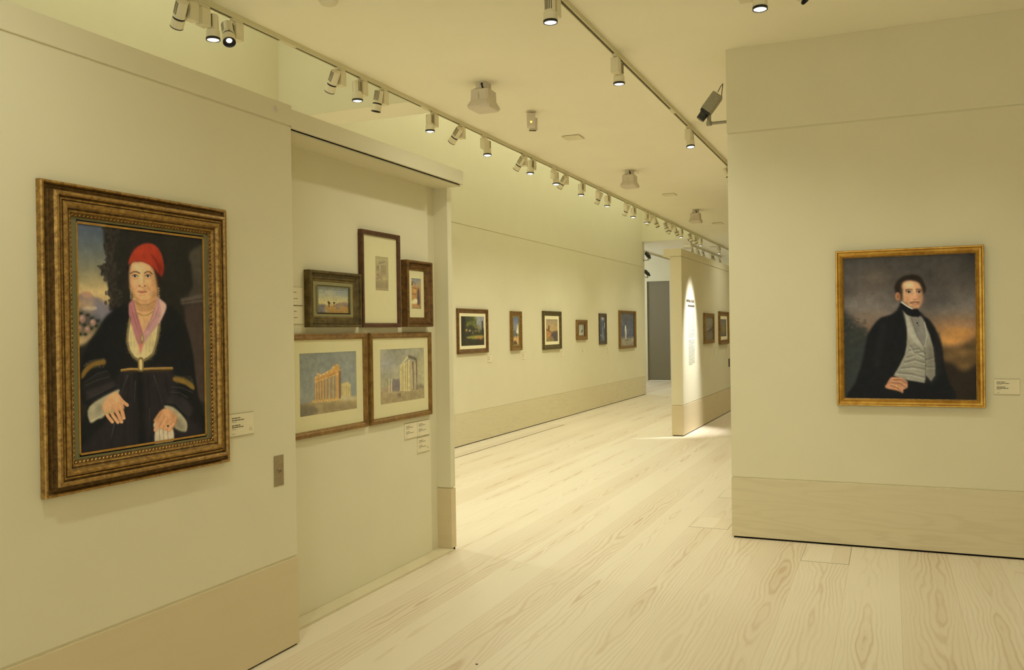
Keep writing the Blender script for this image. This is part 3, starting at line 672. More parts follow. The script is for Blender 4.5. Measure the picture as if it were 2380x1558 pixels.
    p.poly([(648, 576), (700, 612), (745, 632), (792, 628), (808, 690), (770, 694), (735, 690), (690, 668), (640, 600)], (24, 24, 22), 1)
    # hand
    p.poly([(572, 1208), (640, 1212), (690, 1240), (706, 1262), (700, 1300), (668, 1318), (662, 1345), (620, 1325), (515, 1300), (530, 1260), (550, 1225)], (176, 122, 80), 1)
    for q in (((585, 1230), (650, 1228), (700, 1258)), ((575, 1255), (640, 1260), (700, 1300)), ((560, 1280), (620, 1296), (662, 1342))): p.line(q, 8, (112, 72, 46), .8, 2); p.line([(a, b-9) for a, b in q], 9, (204, 152, 106), .6, 2)
    p.ell(612, 1284, 5, 10, (190, 160, 80), .9)
    p.mottle(.10, 30, 5)
    return p
def parthenon():
    p = Paint(170, 120, [(-120, 366), (828, 320), (838, 1090), (-100, 1232)], K_PANEL)
    p.grad([(330, (116, 114, 92)), (700, (122, 120, 98)), (950, (128, 124, 100)), (1250, (128, 124, 100))])
    p.ell(700, 500, 240, 300, (136, 132, 106), .5, 1)
    p.poly([(-150, 1060), (100, 1020), (400, 985), (850, 960), (850, 1120), (-150, 1260)], (140, 120, 76), 1, 1, False)
    p.poly([(-150, 1080), (80, 1070), (200, 1110), (150, 1180), (-150, 1240)], (98, 88, 64), 3, .8); p.poly([(300, 1060), (600, 1030), (840, 1040), (840, 1100), (300, 1140)], (124, 106, 68), 4, .6)
    p.poly([(580, 775), (640, 745), (700, 740), (740, 770), (740, 930), (580, 950)], (176, 154, 92), 1, 1, False)
    for x in (600, 632, 665, 700, 728): p.line([(x, 800), (x, 930)], 9, (136, 118, 74), .7, 1)
    p.poly([(590, 940), (840, 925), (840, 975), (560, 985)], (176, 156, 100), 2, .8)
    p.poly([(100, 1000), (560, 950), (560, 990), (110, 1030)], (184, 148, 82), 1, 1, False)
    for x in (170, 208, 250, 295, 342, 400, 462): p.line([(x, 745-(x-160)*.30), (x+4, 985-(x-160)*.06)], 30, (178, 134, 68), 1, 1); p.line([(x+9, 750-(x-160)*.30), (x+13, 980-(x-160)*.06)], 10, (112, 82, 46), .8, 1)
    p.poly([(150, 695), (300, 640), (430, 575), (470, 515), (530, 508), (560, 560), (578, 600), (578, 690), (520, 640), (330, 700), (155, 760)], (178, 132, 68), 1, 1, False)
    p.line([(150, 690), (300, 640), (430, 575), (475, 520), (525, 512)], 14, (200, 168, 100), .9, 1); p.line([(160, 740), (340, 685), (520, 620)], 9, (126, 90, 48), .7, 1)
    p.poly([(498, 620), (545, 620), (548, 960), (500, 960)], (180, 134, 70), 1, 1, False); p.poly([(545, 590), (580, 600), (578, 960), (548, 965)], (106, 84, 58), 1, 1, False)
    rr = np.random.default_rng(5)
    for k in range(46):
        x = 150+k*9.0; y_ = np.interp(x, [150, 300, 430, 475, 530, 578], [690, 640, 575, 518, 508, 590]); hh = rr.uniform(2, 16)
        p.poly([(x, y_-hh), (x+11, y_-hh), (x+11, y_+8), (x, y_+8)], (198, 164, 98) if rr.random() < .6 else (150, 112, 60), 0, .9, False)
    p.poly([(180, 660), (185, 628), (205, 622), (215, 640), (232, 636), (236, 660)], (180, 140, 78), 0, .95, False)
    for k in range(24): p.line([(170+k*14, 712-k*4.6), (170+k*14, 726-k*4.6)], 5, (132, 94, 50), .7, .5)
    for x in (170, 208, 250, 295, 342, 400, 462, 520): p.line([(x-20, 748-(x-160)*.30), (x+20, 742-(x-160)*.30)], 12, (190, 150, 84), .9, .6)
    for k in range(18): p.ell(120+k*24, 1003-(k % 3)*8, 12, 8, (104, 84, 56) if k % 2 else (190, 160, 100), .6, .5)
    p.mottle(.10, 22, 2); return p
def zeus_temple():
    p = Paint(130, 120, [(248, 343), (915, 315), (920, 1080), (256, 1180)], K_PANEL)
    p.grad([(315, (132, 124, 92)), (600, (146, 136, 102)), (950, (156, 144, 98)), (1180, (140, 122, 78))])
    n = p.noise(3, 31, 3); p.a = p.a*(1+.35*(n-.5)[..., None])
    p.ell(380, 560, 140, 160, (138, 132, 116), .6, 1); p.ell(860, 600, 80, 300, (148, 134, 80), .6, 1); p.ell(500, 650, 90, 90, (168, 156, 112), .5, 1)
    p.poly([(250, 980), (330, 920), (400, 880), (440, 830), (440, 1000), (250, 1010)], (140, 116, 82), 2, .8)
    p.poly([(440, 800), (500, 790), (552, 800), (555, 960), (440, 965)], (112, 100, 84), 1)
    p.poly([(800, 900), (860, 860), (920, 900), (920, 960), (800, 960)], (112, 98, 68), 3, .8)
    p.poly([(240, 1000), (560, 965), (930, 920), (930, 1100), (240, 1200)], (146, 127, 82), 2, 1, False); p.poly([(300, 1060), (600, 1010), (920, 980), (920, 1060), (300, 1130)], (132, 112, 72), 5, .6)
    for x in (392, 430): p.line([(x, 790), (x-2, 985)], 12, (178, 162, 112), 1, 1)
    for x, t, wd in ((566, 590, 24), (588, 580, 22), (622, 560, 28), (655, 540, 26), (692, 520, 34)):
        p.line([(x, t), (x, 955)], wd, (182, 162, 100), 1, 1); p.line([(x+wd*.3, t+10), (x+wd*.3, 950)], 6, (122, 100, 56), .8, 1)
    for x, t in ((722, 520), (748, 530), (778, 510), (800, 520)): p.line([(x, t), (x+4, 940)], 16, (98, 76, 50) if x in (748, 800) else (150, 130, 88), 1, 1)
    p.line([(736, 640), (742, 930)], 14, (176, 160, 112), .8, 1); p.line([(786, 560), (796, 925)], 12, (168, 150, 104), .8, 1)
    p.poly([(552, 590), (600, 530), (675, 430), (680, 470), (610, 545), (560, 590)], (184, 166, 108), 1, 1, False); p.poly([(675, 430), (740, 445), (808, 475), (806, 520), (740, 490), (680, 470)], (94, 82, 58), 1, 1, False)
    for x in (525, 543, 560): p.line([(x, 1005), (x+2, 1045)], 9, (76, 64, 46), .9, 1)
    p.line([(515, 1070), (600, 1050)], 6, (104, 88, 60), .7, 1)
    p.mottle(.10, 22, 3); return p
def desert():
    p = Paint(110, 90, [(300, 880), (742, 900), (742, 1228), (297, 1222)], K_PANEL)
    p.grad([(880, (126, 124, 104)), (980, (140, 134, 100)), (1080, (168, 150, 92)), (1130, (166, 142, 84)), (1228, (128, 104, 56))])
    p.ell(650, 960, 120, 60, (122, 122, 106), .7, 1); p.ell(480, 960, 60, 40, (158, 148, 106), .6, 1)
    p.poly([(540, 1125), (600, 1095), (680, 1085), (745, 1100), (745, 1150), (540, 1150)], (126, 106, 80), 1); p.poly([(300, 1150), (360, 1112), (430, 1125), (470, 1170), (460, 1228), (290, 1228)], (100, 92, 78), 2)
    p.poly([(420, 1140), (560, 1130), (745, 1150), (745, 1230), (440, 1230)], (148, 114, 58), 2); p.ell(590, 1150, 36, 22, (110, 104, 94), .8, .5); p.ell(420, 1190, 34, 22, (132, 126, 110), .7, .5)
    for x, t in ((466, 1085), (476, 1100), (540, 1092)): p.line([(x, t), (x, 1145)], 6, (58, 48, 34), 1, 1); p.ell(x, t, 15, 12, (56, 50, 34), .9, .4)
    p.mottle(.12, 20, 4); return p
def sketch():
    p = Paint(60, 90, [(290, 495), (473, 518), (476, 993), (294, 985)], K_PANEL)
    p.grad([(495, (150, 136, 86)), (700, (148, 130, 84)), (993, (140, 122, 78))])
    for x in (320, 338): p.line([(x, 640), (x, 700)], 12, (104, 88, 60), .7, 1)
    for x in (380, 398, 416, 436): p.line([(x, 630), (x, 760)], 9, (108, 94, 66), .7, 1)
    p.poly([(345, 590), (425, 570), (430, 590), (350, 615)], (112, 100, 70), 1, .7)
    for x in (310, 332, 356, 380, 404, 430, 455): p.line([(x, 860), (x, 945)], 8, (104, 86, 60), .65, 1)
    p.line([(296, 820), (370, 800), (380, 840), (470, 850)], 7, (104, 86, 56), .7, 1); p.ell(335, 770, 26, 30, (112, 94, 64), .7, .6); p.ell(425, 820, 30, 40, (164, 146, 92), .6, .7)
    p.mottle(.14, 20, 6); return p
def ruins():
    p = Paint(60, 90, [(818, 790), (972, 802), (966, 1240), (814, 1238)], K_PANEL)
    p.grad([(790, (118, 114, 100)), (900, (130, 124, 100)), (1000, (146, 112, 64)), (1238, (132, 112, 72))])
    p.poly([(815, 830), (850, 850), (880, 870), (905, 930), (960, 920), (966, 1180), (815, 1180)], (156, 112, 60), 1)
    p.ell(832, 880, 12, 24, (60, 50, 38), 1, .4); p.ell(862, 890, 12, 26, (136, 128, 104), 1, .4); p.line([(815, 835), (850, 850), (882, 875)], 8, (70, 54, 38), .9, 1)
    p.poly([(915, 860), (965, 850), (965, 930), (915, 930)], (150, 120, 74), 2, .8); p.poly([(918, 970), (945, 960), (950, 1160), (912, 1160)], (78, 68, 58), 2)
    for y_ in (930, 1020, 1110): p.line([(818, y_), (900, y_+12)], 7, (74, 54, 38), .8, 1)
    p.poly([(818, 1120), (900, 1090), (910, 1150), (860, 1165), (820, 1160)], (188, 170, 112), 1); p.ell(870, 980, 20, 26, (180, 136, 76), .7)
    p.mottle(.14, 18, 7); return p
Q = [(0, 0), (100, 0), (100, 100), (0, 100)]
def small(kind):
    p = Paint(60, 60, Q, K_FAR if kind[0] != 'c' else K_CTR); r = np.random.default_rng(5)
    if kind == 'forest':
        p.grad([(0, (66, 66, 48)), (60, (58, 56, 38)), (100, (56, 50, 36))])
        p.poly([(62, -5), (100, -5), (100, 40), (70, 40)], (134, 134, 120), 2)
        for _ in range(40): p.ell(r.uniform(22, 66), r.uniform(2, 36), r.uniform(3, 8), r.uniform(3, 6), (110, 112, 44) if r.random() < .5 else (64, 70, 36), .7, .6)
        for _ in range(14): p.ell(r.uniform(60, 90), r.uniform(32, 52), r.uniform(3, 6), r.uniform(3, 7), (118, 108, 56), .7, .6)
        p.poly([(0, 0), (18, 0), (16, 60), (0, 100)], (50, 46, 36), 2); p.line([(92, 18), (93, 62)], 5, (48, 46, 34), 1, 1)
        p.ell(24, 47, 5, 5, (196, 150, 64), 1, .6); p.ell(38, 49, 4, 3, (190, 180, 140), 1, .6); p.ell(50, 56, 4, 7, (130, 96, 56), .9, .6)
        p.poly([(22, 72), (50, 66), (95, 66), (92, 74), (50, 76)], (138, 132, 56), 1); p.poly([(60, 72), (92, 70), (86, 78)], (164, 110, 60), 1)
    if kind == 'sail':
        p.grad([(0, (96, 104, 118)), (45, (124, 124, 116)), (55, (116, 104, 76)), (100, (150, 128, 74))])
        p.poly([(0, 52), (60, 50), (60, 70), (0, 74)], (96, 98, 84), 1); p.poly([(98, 22), (98, 62), (48, 62)], (206, 198, 156), 1, 1, False); p.poly([(70, 26), (98, 30), (60, 55)], (180, 160, 100), 1, .8, False)
        p.poly([(10, 75), (100, 68), (100, 96), (10, 92)], (192, 150, 86), 1); p.poly([(50, 58), (80, 58), (62, 80)], (72, 82, 78), 1, 1, False); p.poly([(0, 92), (40, 84), (70, 94), (60, 100), (0, 100)], (84, 70, 46), 1)
    if kind == 'dusk':
        p.grad([(0, (146, 128, 92)), (50, (168, 140, 82)), (60, (124, 98, 60)), (100, (98, 80, 56))])
        p.poly([(0, 45), (10, 42), (40, 52), (38, 78), (0, 95)], (160, 116, 64), 1); p.line([(27, 32), (27, 44)], 8, (52, 44, 32), 1, 1); p.poly([(5, 44), (38, 52), (38, 56), (5, 48)], (84, 66, 46), 1)
        p.poly([(50, 64), (100, 55), (100, 100), (60, 100)], (84, 72, 62), 3); p.poly([(0, 90), (50, 78), (70, 100), (0, 100)], (124, 108, 62), 2)
    if kind == 'pale':
        p.grad([(0, (150, 150, 122)), (100, (168, 160, 124))]); p.poly([(40, 68), (80, 42), (86, 50), (60, 72)], (64, 66, 60), 1, 1, False); p.ell(20, 92, 20, 10, (196, 170, 100), .9, .6); p.line([(82, 10), (80, 90)], 10, (110, 92, 54), .8, 1)
    if kind == 'night':
        p.grad([(0, (84, 88, 88)), (50, (74, 80, 86)), (100, (86, 90, 90))]); p.ell(55, 8, 32, 9, (178, 176, 146), .9, .5); p.line([(90, 28), (86, 44)], 9, (196, 194, 170), 1, 1)
        p.poly([(48, 38), (60, 38), (58, 88), (44, 88)], (146, 144, 118), 1, .8, False); p.ell(16, 76, 12, 5, (182, 180, 150), .9, .5); p.poly([(55, 55), (75, 90), (50, 88)], (120, 124, 108), 2, .7)
    if kind == 'figure':
        p.grad([(0, (96, 92, 80)), (30, (86, 88, 86)), (70, (84, 86, 88)), (80, (140, 132, 100)), (100, (134, 124, 92))])
        n = p.noise(5, 3); p.a = p.a*(1+.3*(n-.5)[..., None]); p.ell(38, 44, 4, 7, (206, 202, 168), 1, .4); p.poly([(32, 48), (46, 48), (42, 80), (37, 80)], (196, 190, 150), 1, 1, False)
        for x, y_ in ((8, 22), (14, 30), (60, 56), (66, 44)): p.ell(x, y_, 3, 7, (130, 126, 104), .6, .7)
        p.line([(38, 82), (58, 81)], 3, (76, 72, 60), .9, 1)
    if kind == 'cgrey':
        p.grad([(0, (126, 118, 92)), (50, (118, 110, 84)), (60, (104, 98, 76)), (100, (110, 104, 80))]); p.poly([(40, 50), (70, 50), (100, 38), (100, 60), (40, 62)], (84, 78, 66), 2); p.ell(35, 55, 16, 4, (176, 158, 110), .8, .6); p.ell(50, 50, 6, 4, (174, 150, 80), .7, .6)
    if kind == 'cdim':
        p.grad([(0, (104, 100, 88)), (50, (112, 100, 66)), (100, (86, 82, 70))]); p.ell(50, 60, 26, 30, (138, 116, 62), .7, .9)
    p.mottle(.14, 14, 3)
    return p
NP = [(0, 0), (0, .022), (.003, .027), (.009, .028), (.013, .023), (.016, .014), (.028, .012), (.033, .020), (.035, .044), (.040, .053), (.047, .056), (.052, .050), (.054, .043), (.060, .047), (.066, .046), (.067, .040), (.070, .048), (.078, .054), (.086, .051), (.092, .042), (.096, .038), (.1, .041), (.105, .039), (.108, .031), (.117, .029), (.121, .023), (.121, .016)]
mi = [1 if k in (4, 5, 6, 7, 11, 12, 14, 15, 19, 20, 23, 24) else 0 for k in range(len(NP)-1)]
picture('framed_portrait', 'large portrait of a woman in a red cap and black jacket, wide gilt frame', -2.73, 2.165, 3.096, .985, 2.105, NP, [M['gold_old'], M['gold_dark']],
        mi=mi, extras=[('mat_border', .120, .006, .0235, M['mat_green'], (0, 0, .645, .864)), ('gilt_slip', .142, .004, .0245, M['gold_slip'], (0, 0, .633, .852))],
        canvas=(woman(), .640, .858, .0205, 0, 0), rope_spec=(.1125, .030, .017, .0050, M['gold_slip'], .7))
t = picture('framed_portrait', 'portrait of a man in black coat and silver waistcoat, slim bright gilt frame', RY, -.345, .577, .995, 2.075,
        [(0, 0), (0, .034), (.004, .040), (.010, .040), (.013, .034), (.018, .030), (.028, .028), (.036, .032), (.040, .036), (.044, .034), (.046, .026), (.052, .022), (.052, .014)], [M['gold_bright'], M['gold_old']], rot='R',
        mi=[0]*10+[1]*2, canvas=(man(), .824, .982, .018, 0, 0), rope_spec=(.049, .024, .012, .003, M['gold_slip'], .5))
GP = 'pictures on the sliding panel'
picture('framed_landscape', 'small desert landscape with palms in a wide dark olive frame, upper left on the panel', -2.955, 3.99, 4.50, 1.585, 1.903, sprof(.062, .045, 'step'), [M['gold_olive']], group=GP,
        extras=[('mat_border', .060, .014, .018, M['mat_olive'], (.005, -.002, .335, .162)), ('inner_slip', .0835, .006, .020, M['mat_green'], (.005, -.002, .315, .145))], canvas=(desert(), .322, .150, .008, .005, -.002), rope_spec=(.055, .021, .009, .0026, M['gold_slip'], 0))
picture('framed_drawing', 'tall narrow mahogany frame holding a tiny sketch on a broad cream mat', -2.955, 4.532, 4.985, 1.583, 2.181, sprof(.028, .030, 'flat'), [M['mahog']], group=GP,
        extras=[('mat_board', .026, .004, .014, M['mat_cream'], (.02, .04, .152, .212))], canvas=(sketch(), .155, .215, .012, .02, .04))
picture('framed_watercolour', 'small upright ruin watercolour in a wide dark stepped frame, upper right on the panel', -2.955, 5.036, 5.378, 1.586, 2.029, sprof(.064, .055, 'step'), [M['gold_brown']], group=GP,
        extras=[('mat_board', .060, .004, .016, M['mat_cream'], (.004, .003, .128, .205))], canvas=(ruins(), .131, .208, .013, .004, .003))
pr4 = [(0, 0), (0, .02), (.006, .025), (.014, .022), (.022, .025), (.028, .020), (.031, .015), (.036, .012), (.036, .006)]
picture('framed_watercolour', 'watercolour of a ruined colonnade under blue sky, partly hidden by the near wall', -2.955, 3.82, 4.584, .977, 1.550, pr4, [M['gold_mid']], group=GP,
        extras=[('mat_board', .034, .004, .010, M['mat_cream'], (0, .006, .552, .344))], canvas=(parthenon(), .555, .347, .0085, 0, .006))
picture('framed_watercolour', 'watercolour of tall temple columns under clouds, lower right on the panel', -2.955, 4.620, 5.404, .977, 1.549, pr4, [M['gold_mid']], group=GP,
        extras=[('mat_board', .034, .004, .010, M['mat_cream'], (.018, .006, .566, .346))], canvas=(zeus_temple(), .569, .349, .0085, .018, .006), rope_spec=(.031, .014, .010, .003, M['gold_dark'], 0))
GF = 'small paintings along the left wall'
WX = -5.32
picture('framed_painting', 'shady garden painting with ivory mat, nearest on the long left wall', WX, 10.50, 11.46, 1.245, 1.862, sprof(.066, .032, 'step'), [M['gold_brown']], group=GF,
        extras=[('mat_board', .064, .004, .014, M['mat_white'], (.0, .002, .735, .403))], canvas=(small('forest'), .74, .408, .010, 0, .002), rope_spec=(.010, .031, .02, .006, M['gold_mid'], .5))
picture('framed_painting', 'narrow upright seaside painting with a white sail in an olive gilt frame', WX, 12.30, 12.70, 1.247, 1.852, sprof(.080, .043, 'scoop'), [M['gold_mid']], group=GF,
        extras=[('liner', .078, .006, .020, M['mat_olive'], (0, 0, .21, .42))], canvas=(small('sail'), .215, .43, .013, 0, 0))
picture('framed_painting', 'dusk landscape with ivory mat in an olive frame, third along the left wall', WX, 13.65, 14.50, 1.224, 1.876, sprof(.084, .043, 'step'), [M['gold_olive']], group=GF,
        extras=[('mat_board', .082, .006, .018, M['mat_white'], (0, -.002, .57, .378))], canvas=(small('dusk'), .575, .382, .012, 0, -.002))
picture('framed_painting', 'smallest painting on the left wall, pale blue in a thick brown frame', WX, 15.36, 15.95, 1.362, 1.736, sprof(.080, .038, 'box'), [M['gold_mid']], group=GF,
        extras=[('liner', .079, .006, .012, M['bronze'], (0, -.002, .30, .20))], canvas=(small('pale'), .31, .21, .006, 0, -.002))
picture('framed_painting', 'narrow upright blue-grey painting in a slim grey-brown frame', WX, 16.75, 17.21, 1.250, 1.873, sprof(.072, .032, 'scoop'), [M['bronze']], group=GF, canvas=(small('night'), .33, .49, .009, 0, 0))
picture('framed_painting', 'farthest painting on the left wall, misty blue with a lone white figure', WX, 18.14, 19.41, 1.132, 1.954, sprof(.054, .05, 'box'), [M['gold_mid']], group=GF,
        extras=[('liner', .052, .004, .018, M['bronze'], (0, 0, 1.06, .71))], canvas=(small('figure'), 1.08, .72, .013, 0, 0))
picture('framed_painting', 'grey seascape in a brown gilt frame beside the wall text on the centre partition', -2.735, 14.10, 14.93, 1.297, 1.792, sprof(.066, .032, 'flat'), [M['gold_mid']], canvas=(small('cgrey'), .71, .375, .012, 0, 0))
picture('framed_painting', 'ivory-matted painting in a thick olive gilt frame, next to the right wall edge', -2.735, 15.43, 16.33, 1.26, 1.838, sprof(.080, .042, 'scoop'), [M['gold_mid']],
        extras=[('mat_board', .078, .006, .018, M['mat_white'], (0, 0, .60, .305))], canvas=(small('cdim'), .61, .31, .012, 0, 0))
# ------------------------------------------------------------ tracks
def track(label, x, y0, y1, gaps=(), axis='Y', yy=None):
    t = thing('lighting_track', label, 'lighting track', (x, (y0+y1)/2, H) if axis == 'Y' else ((y0+y1)/2, yy, H), 0 if axis == 'Y' else math.radians(-90), 'ceiling lighting tracks')
    hl = (y1-y0)/2
    link('rail', boxes(((-.018, -hl, -.034), (-.010, hl, 0)), ((.010, -hl, -.034), (.018, hl, 0)), ((-.010, -hl, -.028), (.010, hl, 0))), M['track'], t)
    link('conductor_slot', boxes(((-.0065, -hl+.01, -.0325), (.0065, hl-.01, -.0275))), M['slot'], t)
    for g in gaps:
        link('cover_piece', boxes(((-.010, g-(y0+y1)/2-.09, -.0345), (.010, g-(y0+y1)/2+.09, -.0280))), M['track'], t)
T1, T2 = -3.825, -1.83
track('long white ceiling track along the edge of the light wells, carrying most of the spotlights', T1, 0.2, 24.6, (5.02, 7.0))
track('shorter white ceiling track running above the middle of the floor towards the right wall', T2, 0.6, 18.0, (8.1,))
track('far white ceiling track seen above the centre partition', -4.42, 21.2, 25.6)
track('ceiling track in the far side room beyond the end of the left wall', -5.92, 20.9, 25.6)
track('ceiling track crossing just in front of the right wall, above the top edge', 0, -1.2, 4.6, (), 'X', 5.22)

# ------------------------------------------------------------ spotlights
def spot_light(name, watt, ang, blend, col):
    l = bpy.data.lights.new(name, 'SPOT'); l.energy = watt; l.spot_size = math.radians(ang); l.spot_blend = blend; l.color = col; l.shadow_soft_size = .05
    return l
L_FLOOD = spot_light('flood_beam', FLOOD_W*10, 148, 1.0, (1, 1.0, .82))
L_FRAME = spot_light('framing_beam', FRAME_W*10, 50, 1.0, (1, 1.0, .84))
L_TEXT = spot_light('text_beam', 620, 36, 1.0, (1, 1.0, 1.0))
ADAPT = None
def build_lamp(kind):
    t = bpy.data.objects.new('track_spotlight', None); COL.objects.link(t); t.empty_display_size = .05
    link('track_adapter', boxes(((-.014, -.048, -.016), (.014, .048, .002)), ((-.010, -.012, -.024), (.010, .012, -.016))), M['lampwhite'], t, bevel=.002)
    link('driver_box', boxes(((-.029, -.036, -.132), (.029, .036, -.024))), M['lampwhite'], t, bevel=.003)
    bm = bmesh.new(); lathe(bm, [(.009, -.02), (.009, .02)], 14, Matrix.Translation((0, .040, -.075)) @ Matrix.Rotation(math.pi/2, 4, 'X'))
    link('pivot', bm, M['lampwhite'], t)
    bm = bmesh.new()
    if kind == 'flood':
        lathe(bm, [(.020, .052), (.033, .048), (.034, .040), (.034, -.045), (.041, -.050), (.0415, -.095), (.040, -.100)], 32)
    else:
        lathe(bm, [(.020, .052), (.035, .048), (.036, .040), (.037, -.050), (.037, -.052)], 32)
    for base in (0, math.pi):      # cooling slots on the two sides
        for k in range(-2, 3):
            R_ = Matrix.Rotation(base+k*.30, 4, 'Z')
            box(bm, (.0335 if kind == 'flood' else .0358, -.0024, -.034), (.0352 if kind == 'flood' else .0375, .0024, .044), 1, rot=R_)
    hd = link('lamp_head', bm, [M['lampwhite'], M['slot']], t, smooth=True)
    if kind == 'flood':
        bm = bmesh.new(); lathe(bm, [(.0395, -.094), (.0430, -.094), (.0430, -.108), (.0365, -.108), (.0365, -.100)], 36, cap=False)
        link('front_ring', bm, M['black'], hd, smooth=True)
        bm = bmesh.new(); lathe(bm, [(.0365, -.1045), (.030, -.1075), (.018, -.111), (.001, -.113)], 32)
        link('lens', bm, M['lens'], hd, smooth=True)
        lo = bpy.data.objects.new('lamp_beam', L_FLOOD); zl = -.125
    else:
        bm = bmesh.new(); lathe(bm, [(.033, -.050), (.0355, -.052), (.0355, -.064), (.033, -.066)], 32)
        lathe(bm, [(.0022, -.046), (.0022, .046)], 8, Matrix.Translation((0, 0, -.057)) @ Matrix.Rotation(math.pi/2, 4, 'X'))
        link('focus_ring', bm, M['black'], hd, smooth=True)
        bm = bmesh.new(); lathe(bm, [(.030, -.063), (.039, -.064), (.039, -.116)], 32, cap=False)
        link('snout', bm, M['lampwhite'], hd, smooth=True)
        bm = bmesh.new(); lathe(bm, [(.039, -.116), (.0395, -.117), (.0395, -.122), (.037, -.122), (.034, -.108), (.018, -.104)], 32, cap=False)
        link('front_ring', bm, M['black'], hd, smooth=True)
        bm = bmesh.new(); lathe(bm, [(.0185, -.1045), (.012, -.107), (.001, -.108)], 24)
        link('lens', bm, M['lens_dim'], hd, smooth=True)
        lo = bpy.data.objects.new('lamp_beam', L_FRAME); zl = -.14
    COL.objects.link(lo); lo.parent = hd; lo.location = (0, 0, zl)
    return t
PROTO = {k: [build_lamp(k), False] for k in ('flood', 'frame')}
ORD = 'first second third fourth fifth sixth seventh eighth ninth tenth eleventh twelfth thirteenth fourteenth fifteenth sixteenth seventeenth eighteenth nineteenth twentieth twenty-first twenty-second twenty-third twenty-fourth twenty-fifth twenty-sixth twenty-seventh twenty-eighth twenty-ninth thirtieth'.split()
def place_lamp(kind, loc, side, aim, label, group, zrot=0.0, light=None):
    root, used = PROTO[kind]
    if used:
        r = root.copy(); COL.objects.link(r)
        for ch in list(root.children):
            c = ch.copy(); COL.objects.link(c); c.parent = r
            for g in list(ch.children):
                d = g.copy(); COL.objects.link(d); d.parent = c
    else: r = root; PROTO[kind][1] = True
    r['label'] = label; r['category'] = 'spotlight'; r['group'] = group
    r.location = loc; r.rotation_euler = (0, 0, zrot + (0 if side > 0 else math.pi))
    a = Vector(aim).normalized(); a.rotate(Matrix.Rotation(-(zrot + (0 if side > 0 else math.pi)), 3, 'Z'))
    q = (-a).to_track_quat('Z', 'Y') if abs(a.z) < .9999 else Matrix.Identity(3).to_quaternion()
    for c in r.children:
        if c.name.startswith('lamp_head'):
            c.rotation_mode = 'QUATERNION'; c.rotation_quaternion = q; c.location = (0, .082, -.085)
            if light:
                for g in c.children:
                    if g.type == 'LIGHT': g.data = light
    return r
ZT = H-.034
AL, AR = (-.68, .25, -.78), (.32, .08, -.9)
lamps1 = [('frame', 4.10, -1, (-.70, .40, -.74)), ('flood', 4.20, 1, (.02, .0, -1)), ('frame', 4.50, -1, (.42, -.38, -.85)),
          ('frame', 5.66, -1, (-.60, .30, -.80)), ('flood', 5.97, -1, (.0, .02, -1)), ('frame', 6.28, -1, (-.2, .0, -.95)),
          ('flood', 7.16, -1, (0, 0, -1)), ('frame', 7.72, -1, (-.75, .25, -.75)), ('flood', 8.24, 1, (.05, -.12, -1)),
          ('frame', 9.32, -1, (-.7, .25, -.78)), ('flood', 9.60, -1, (.0, -.1, -1)), ('flood', 10.28, 1, (.06, -.12, -1)), ('frame', 10.74, -1, (-.62, .25, -.8)),
          ('flood', 11.42, -1, (0, 0, -1)), ('frame', 12.10, 1, (-.5, .25, -.85)), ('flood', 12.62, -1, (0, 0, -1)),
          ('frame', 13.55, 1, (-.5, .25, -.85)), ('flood', 14.05, -1, (0, 0, -1)), ('flood', 14.75, 1, (0, 0, -1)), ('frame', 15.05, 1, AL), ('frame', 15.38, 1, AR),
          ('frame', 16.30, -1, AR), ('frame', 16.62, 1, (-.55, .2, -.82)), ('frame', 16.98, 1, AR), ('flood', 17.62, -1, (0, 0, -1)),
          ('frame', 18.45, -1, AR), ('frame', 18.80, 1, AR), ('frame', 19.05, 1, AL), ('flood', 19.6, -1, (0, 0, -1))]
G1 = 'spotlights along the left ceiling track'
for i, (k, y, s_, a) in enumerate(lamps1):
    kd = 'flood spotlight with glowing lens' if k == 'flood' else ('snouted spotlight turned left' if a[0] < -.05 else 'snouted spotlight turned right')
    place_lamp(k, (T1, y, ZT), s_, a, '%s, %s from the left on the long ceiling track' % (kd, ORD[i]), G1)
G2 = 'spotlights along the middle ceiling track'
place_lamp('flood', (T2, 4.98, ZT), -1, (.02, .0, -1), 'white flood spotlight at the top edge, nearest on the middle track', G2)
place_lamp('flood', (T2, 6.26, ZT), 1, (0, .02, -1), 'white spotlight with dark cooling slots, second on the middle track', G2)
place_lamp('flood', (T2, 8.80, ZT), 1, (.08, -.14, -1), 'white flood spotlight beside the security camera, third on the middle track', G2)
place_lamp('frame', (T2, 11.15, ZT), -1, (.3, .3, -.9), 'white spotlight almost hidden by the upper corner of the right wall', G2)
place_lamp('frame', (T2, 13.05, ZT), 1, (-.905, .0, -2.32), 'white spotlight on the middle track that lights the wall text', G2, light=L_TEXT)
place_lamp('flood', (T2, 1.6, ZT), 1, (0, 0, -1), 'added unseen flood spotlight overhead near the viewer on the middle track', G2)  # out-of-view lamp added to brighten the near area
place_lamp('flood', (T2, 15.5, ZT), 1, (0, 0, -1), 'added unseen flood spotlight far along the middle track', G2)  # hidden lamp added for more light in the far zone
place_lamp('flood', (T1, 1.2, ZT), 1, (.1, 0, -1), 'added unseen flood spotlight overhead near the viewer on the long left track', G1)  # not in view; added as fill over the near end
track('added unseen ceiling track in the hall hidden behind the right wall', .6, 8.0, 24.0)  # added track, out of sight, carrying the fill lamps of the next loop
for i, y in enumerate((9.5, 12.5, 15.5, 18.5, 21.5)):  # hidden lamps added to lift the brightness of the far ceiling
    place_lamp('flood', (.6, y, ZT), 1, (-.1, 0, -1), 'added unseen flood spotlight behind the right wall, %s from the near end' % ORD[i], 'added spotlights in the hall behind the right wall')
G3 = 'spotlights on the cross track before the right wall'
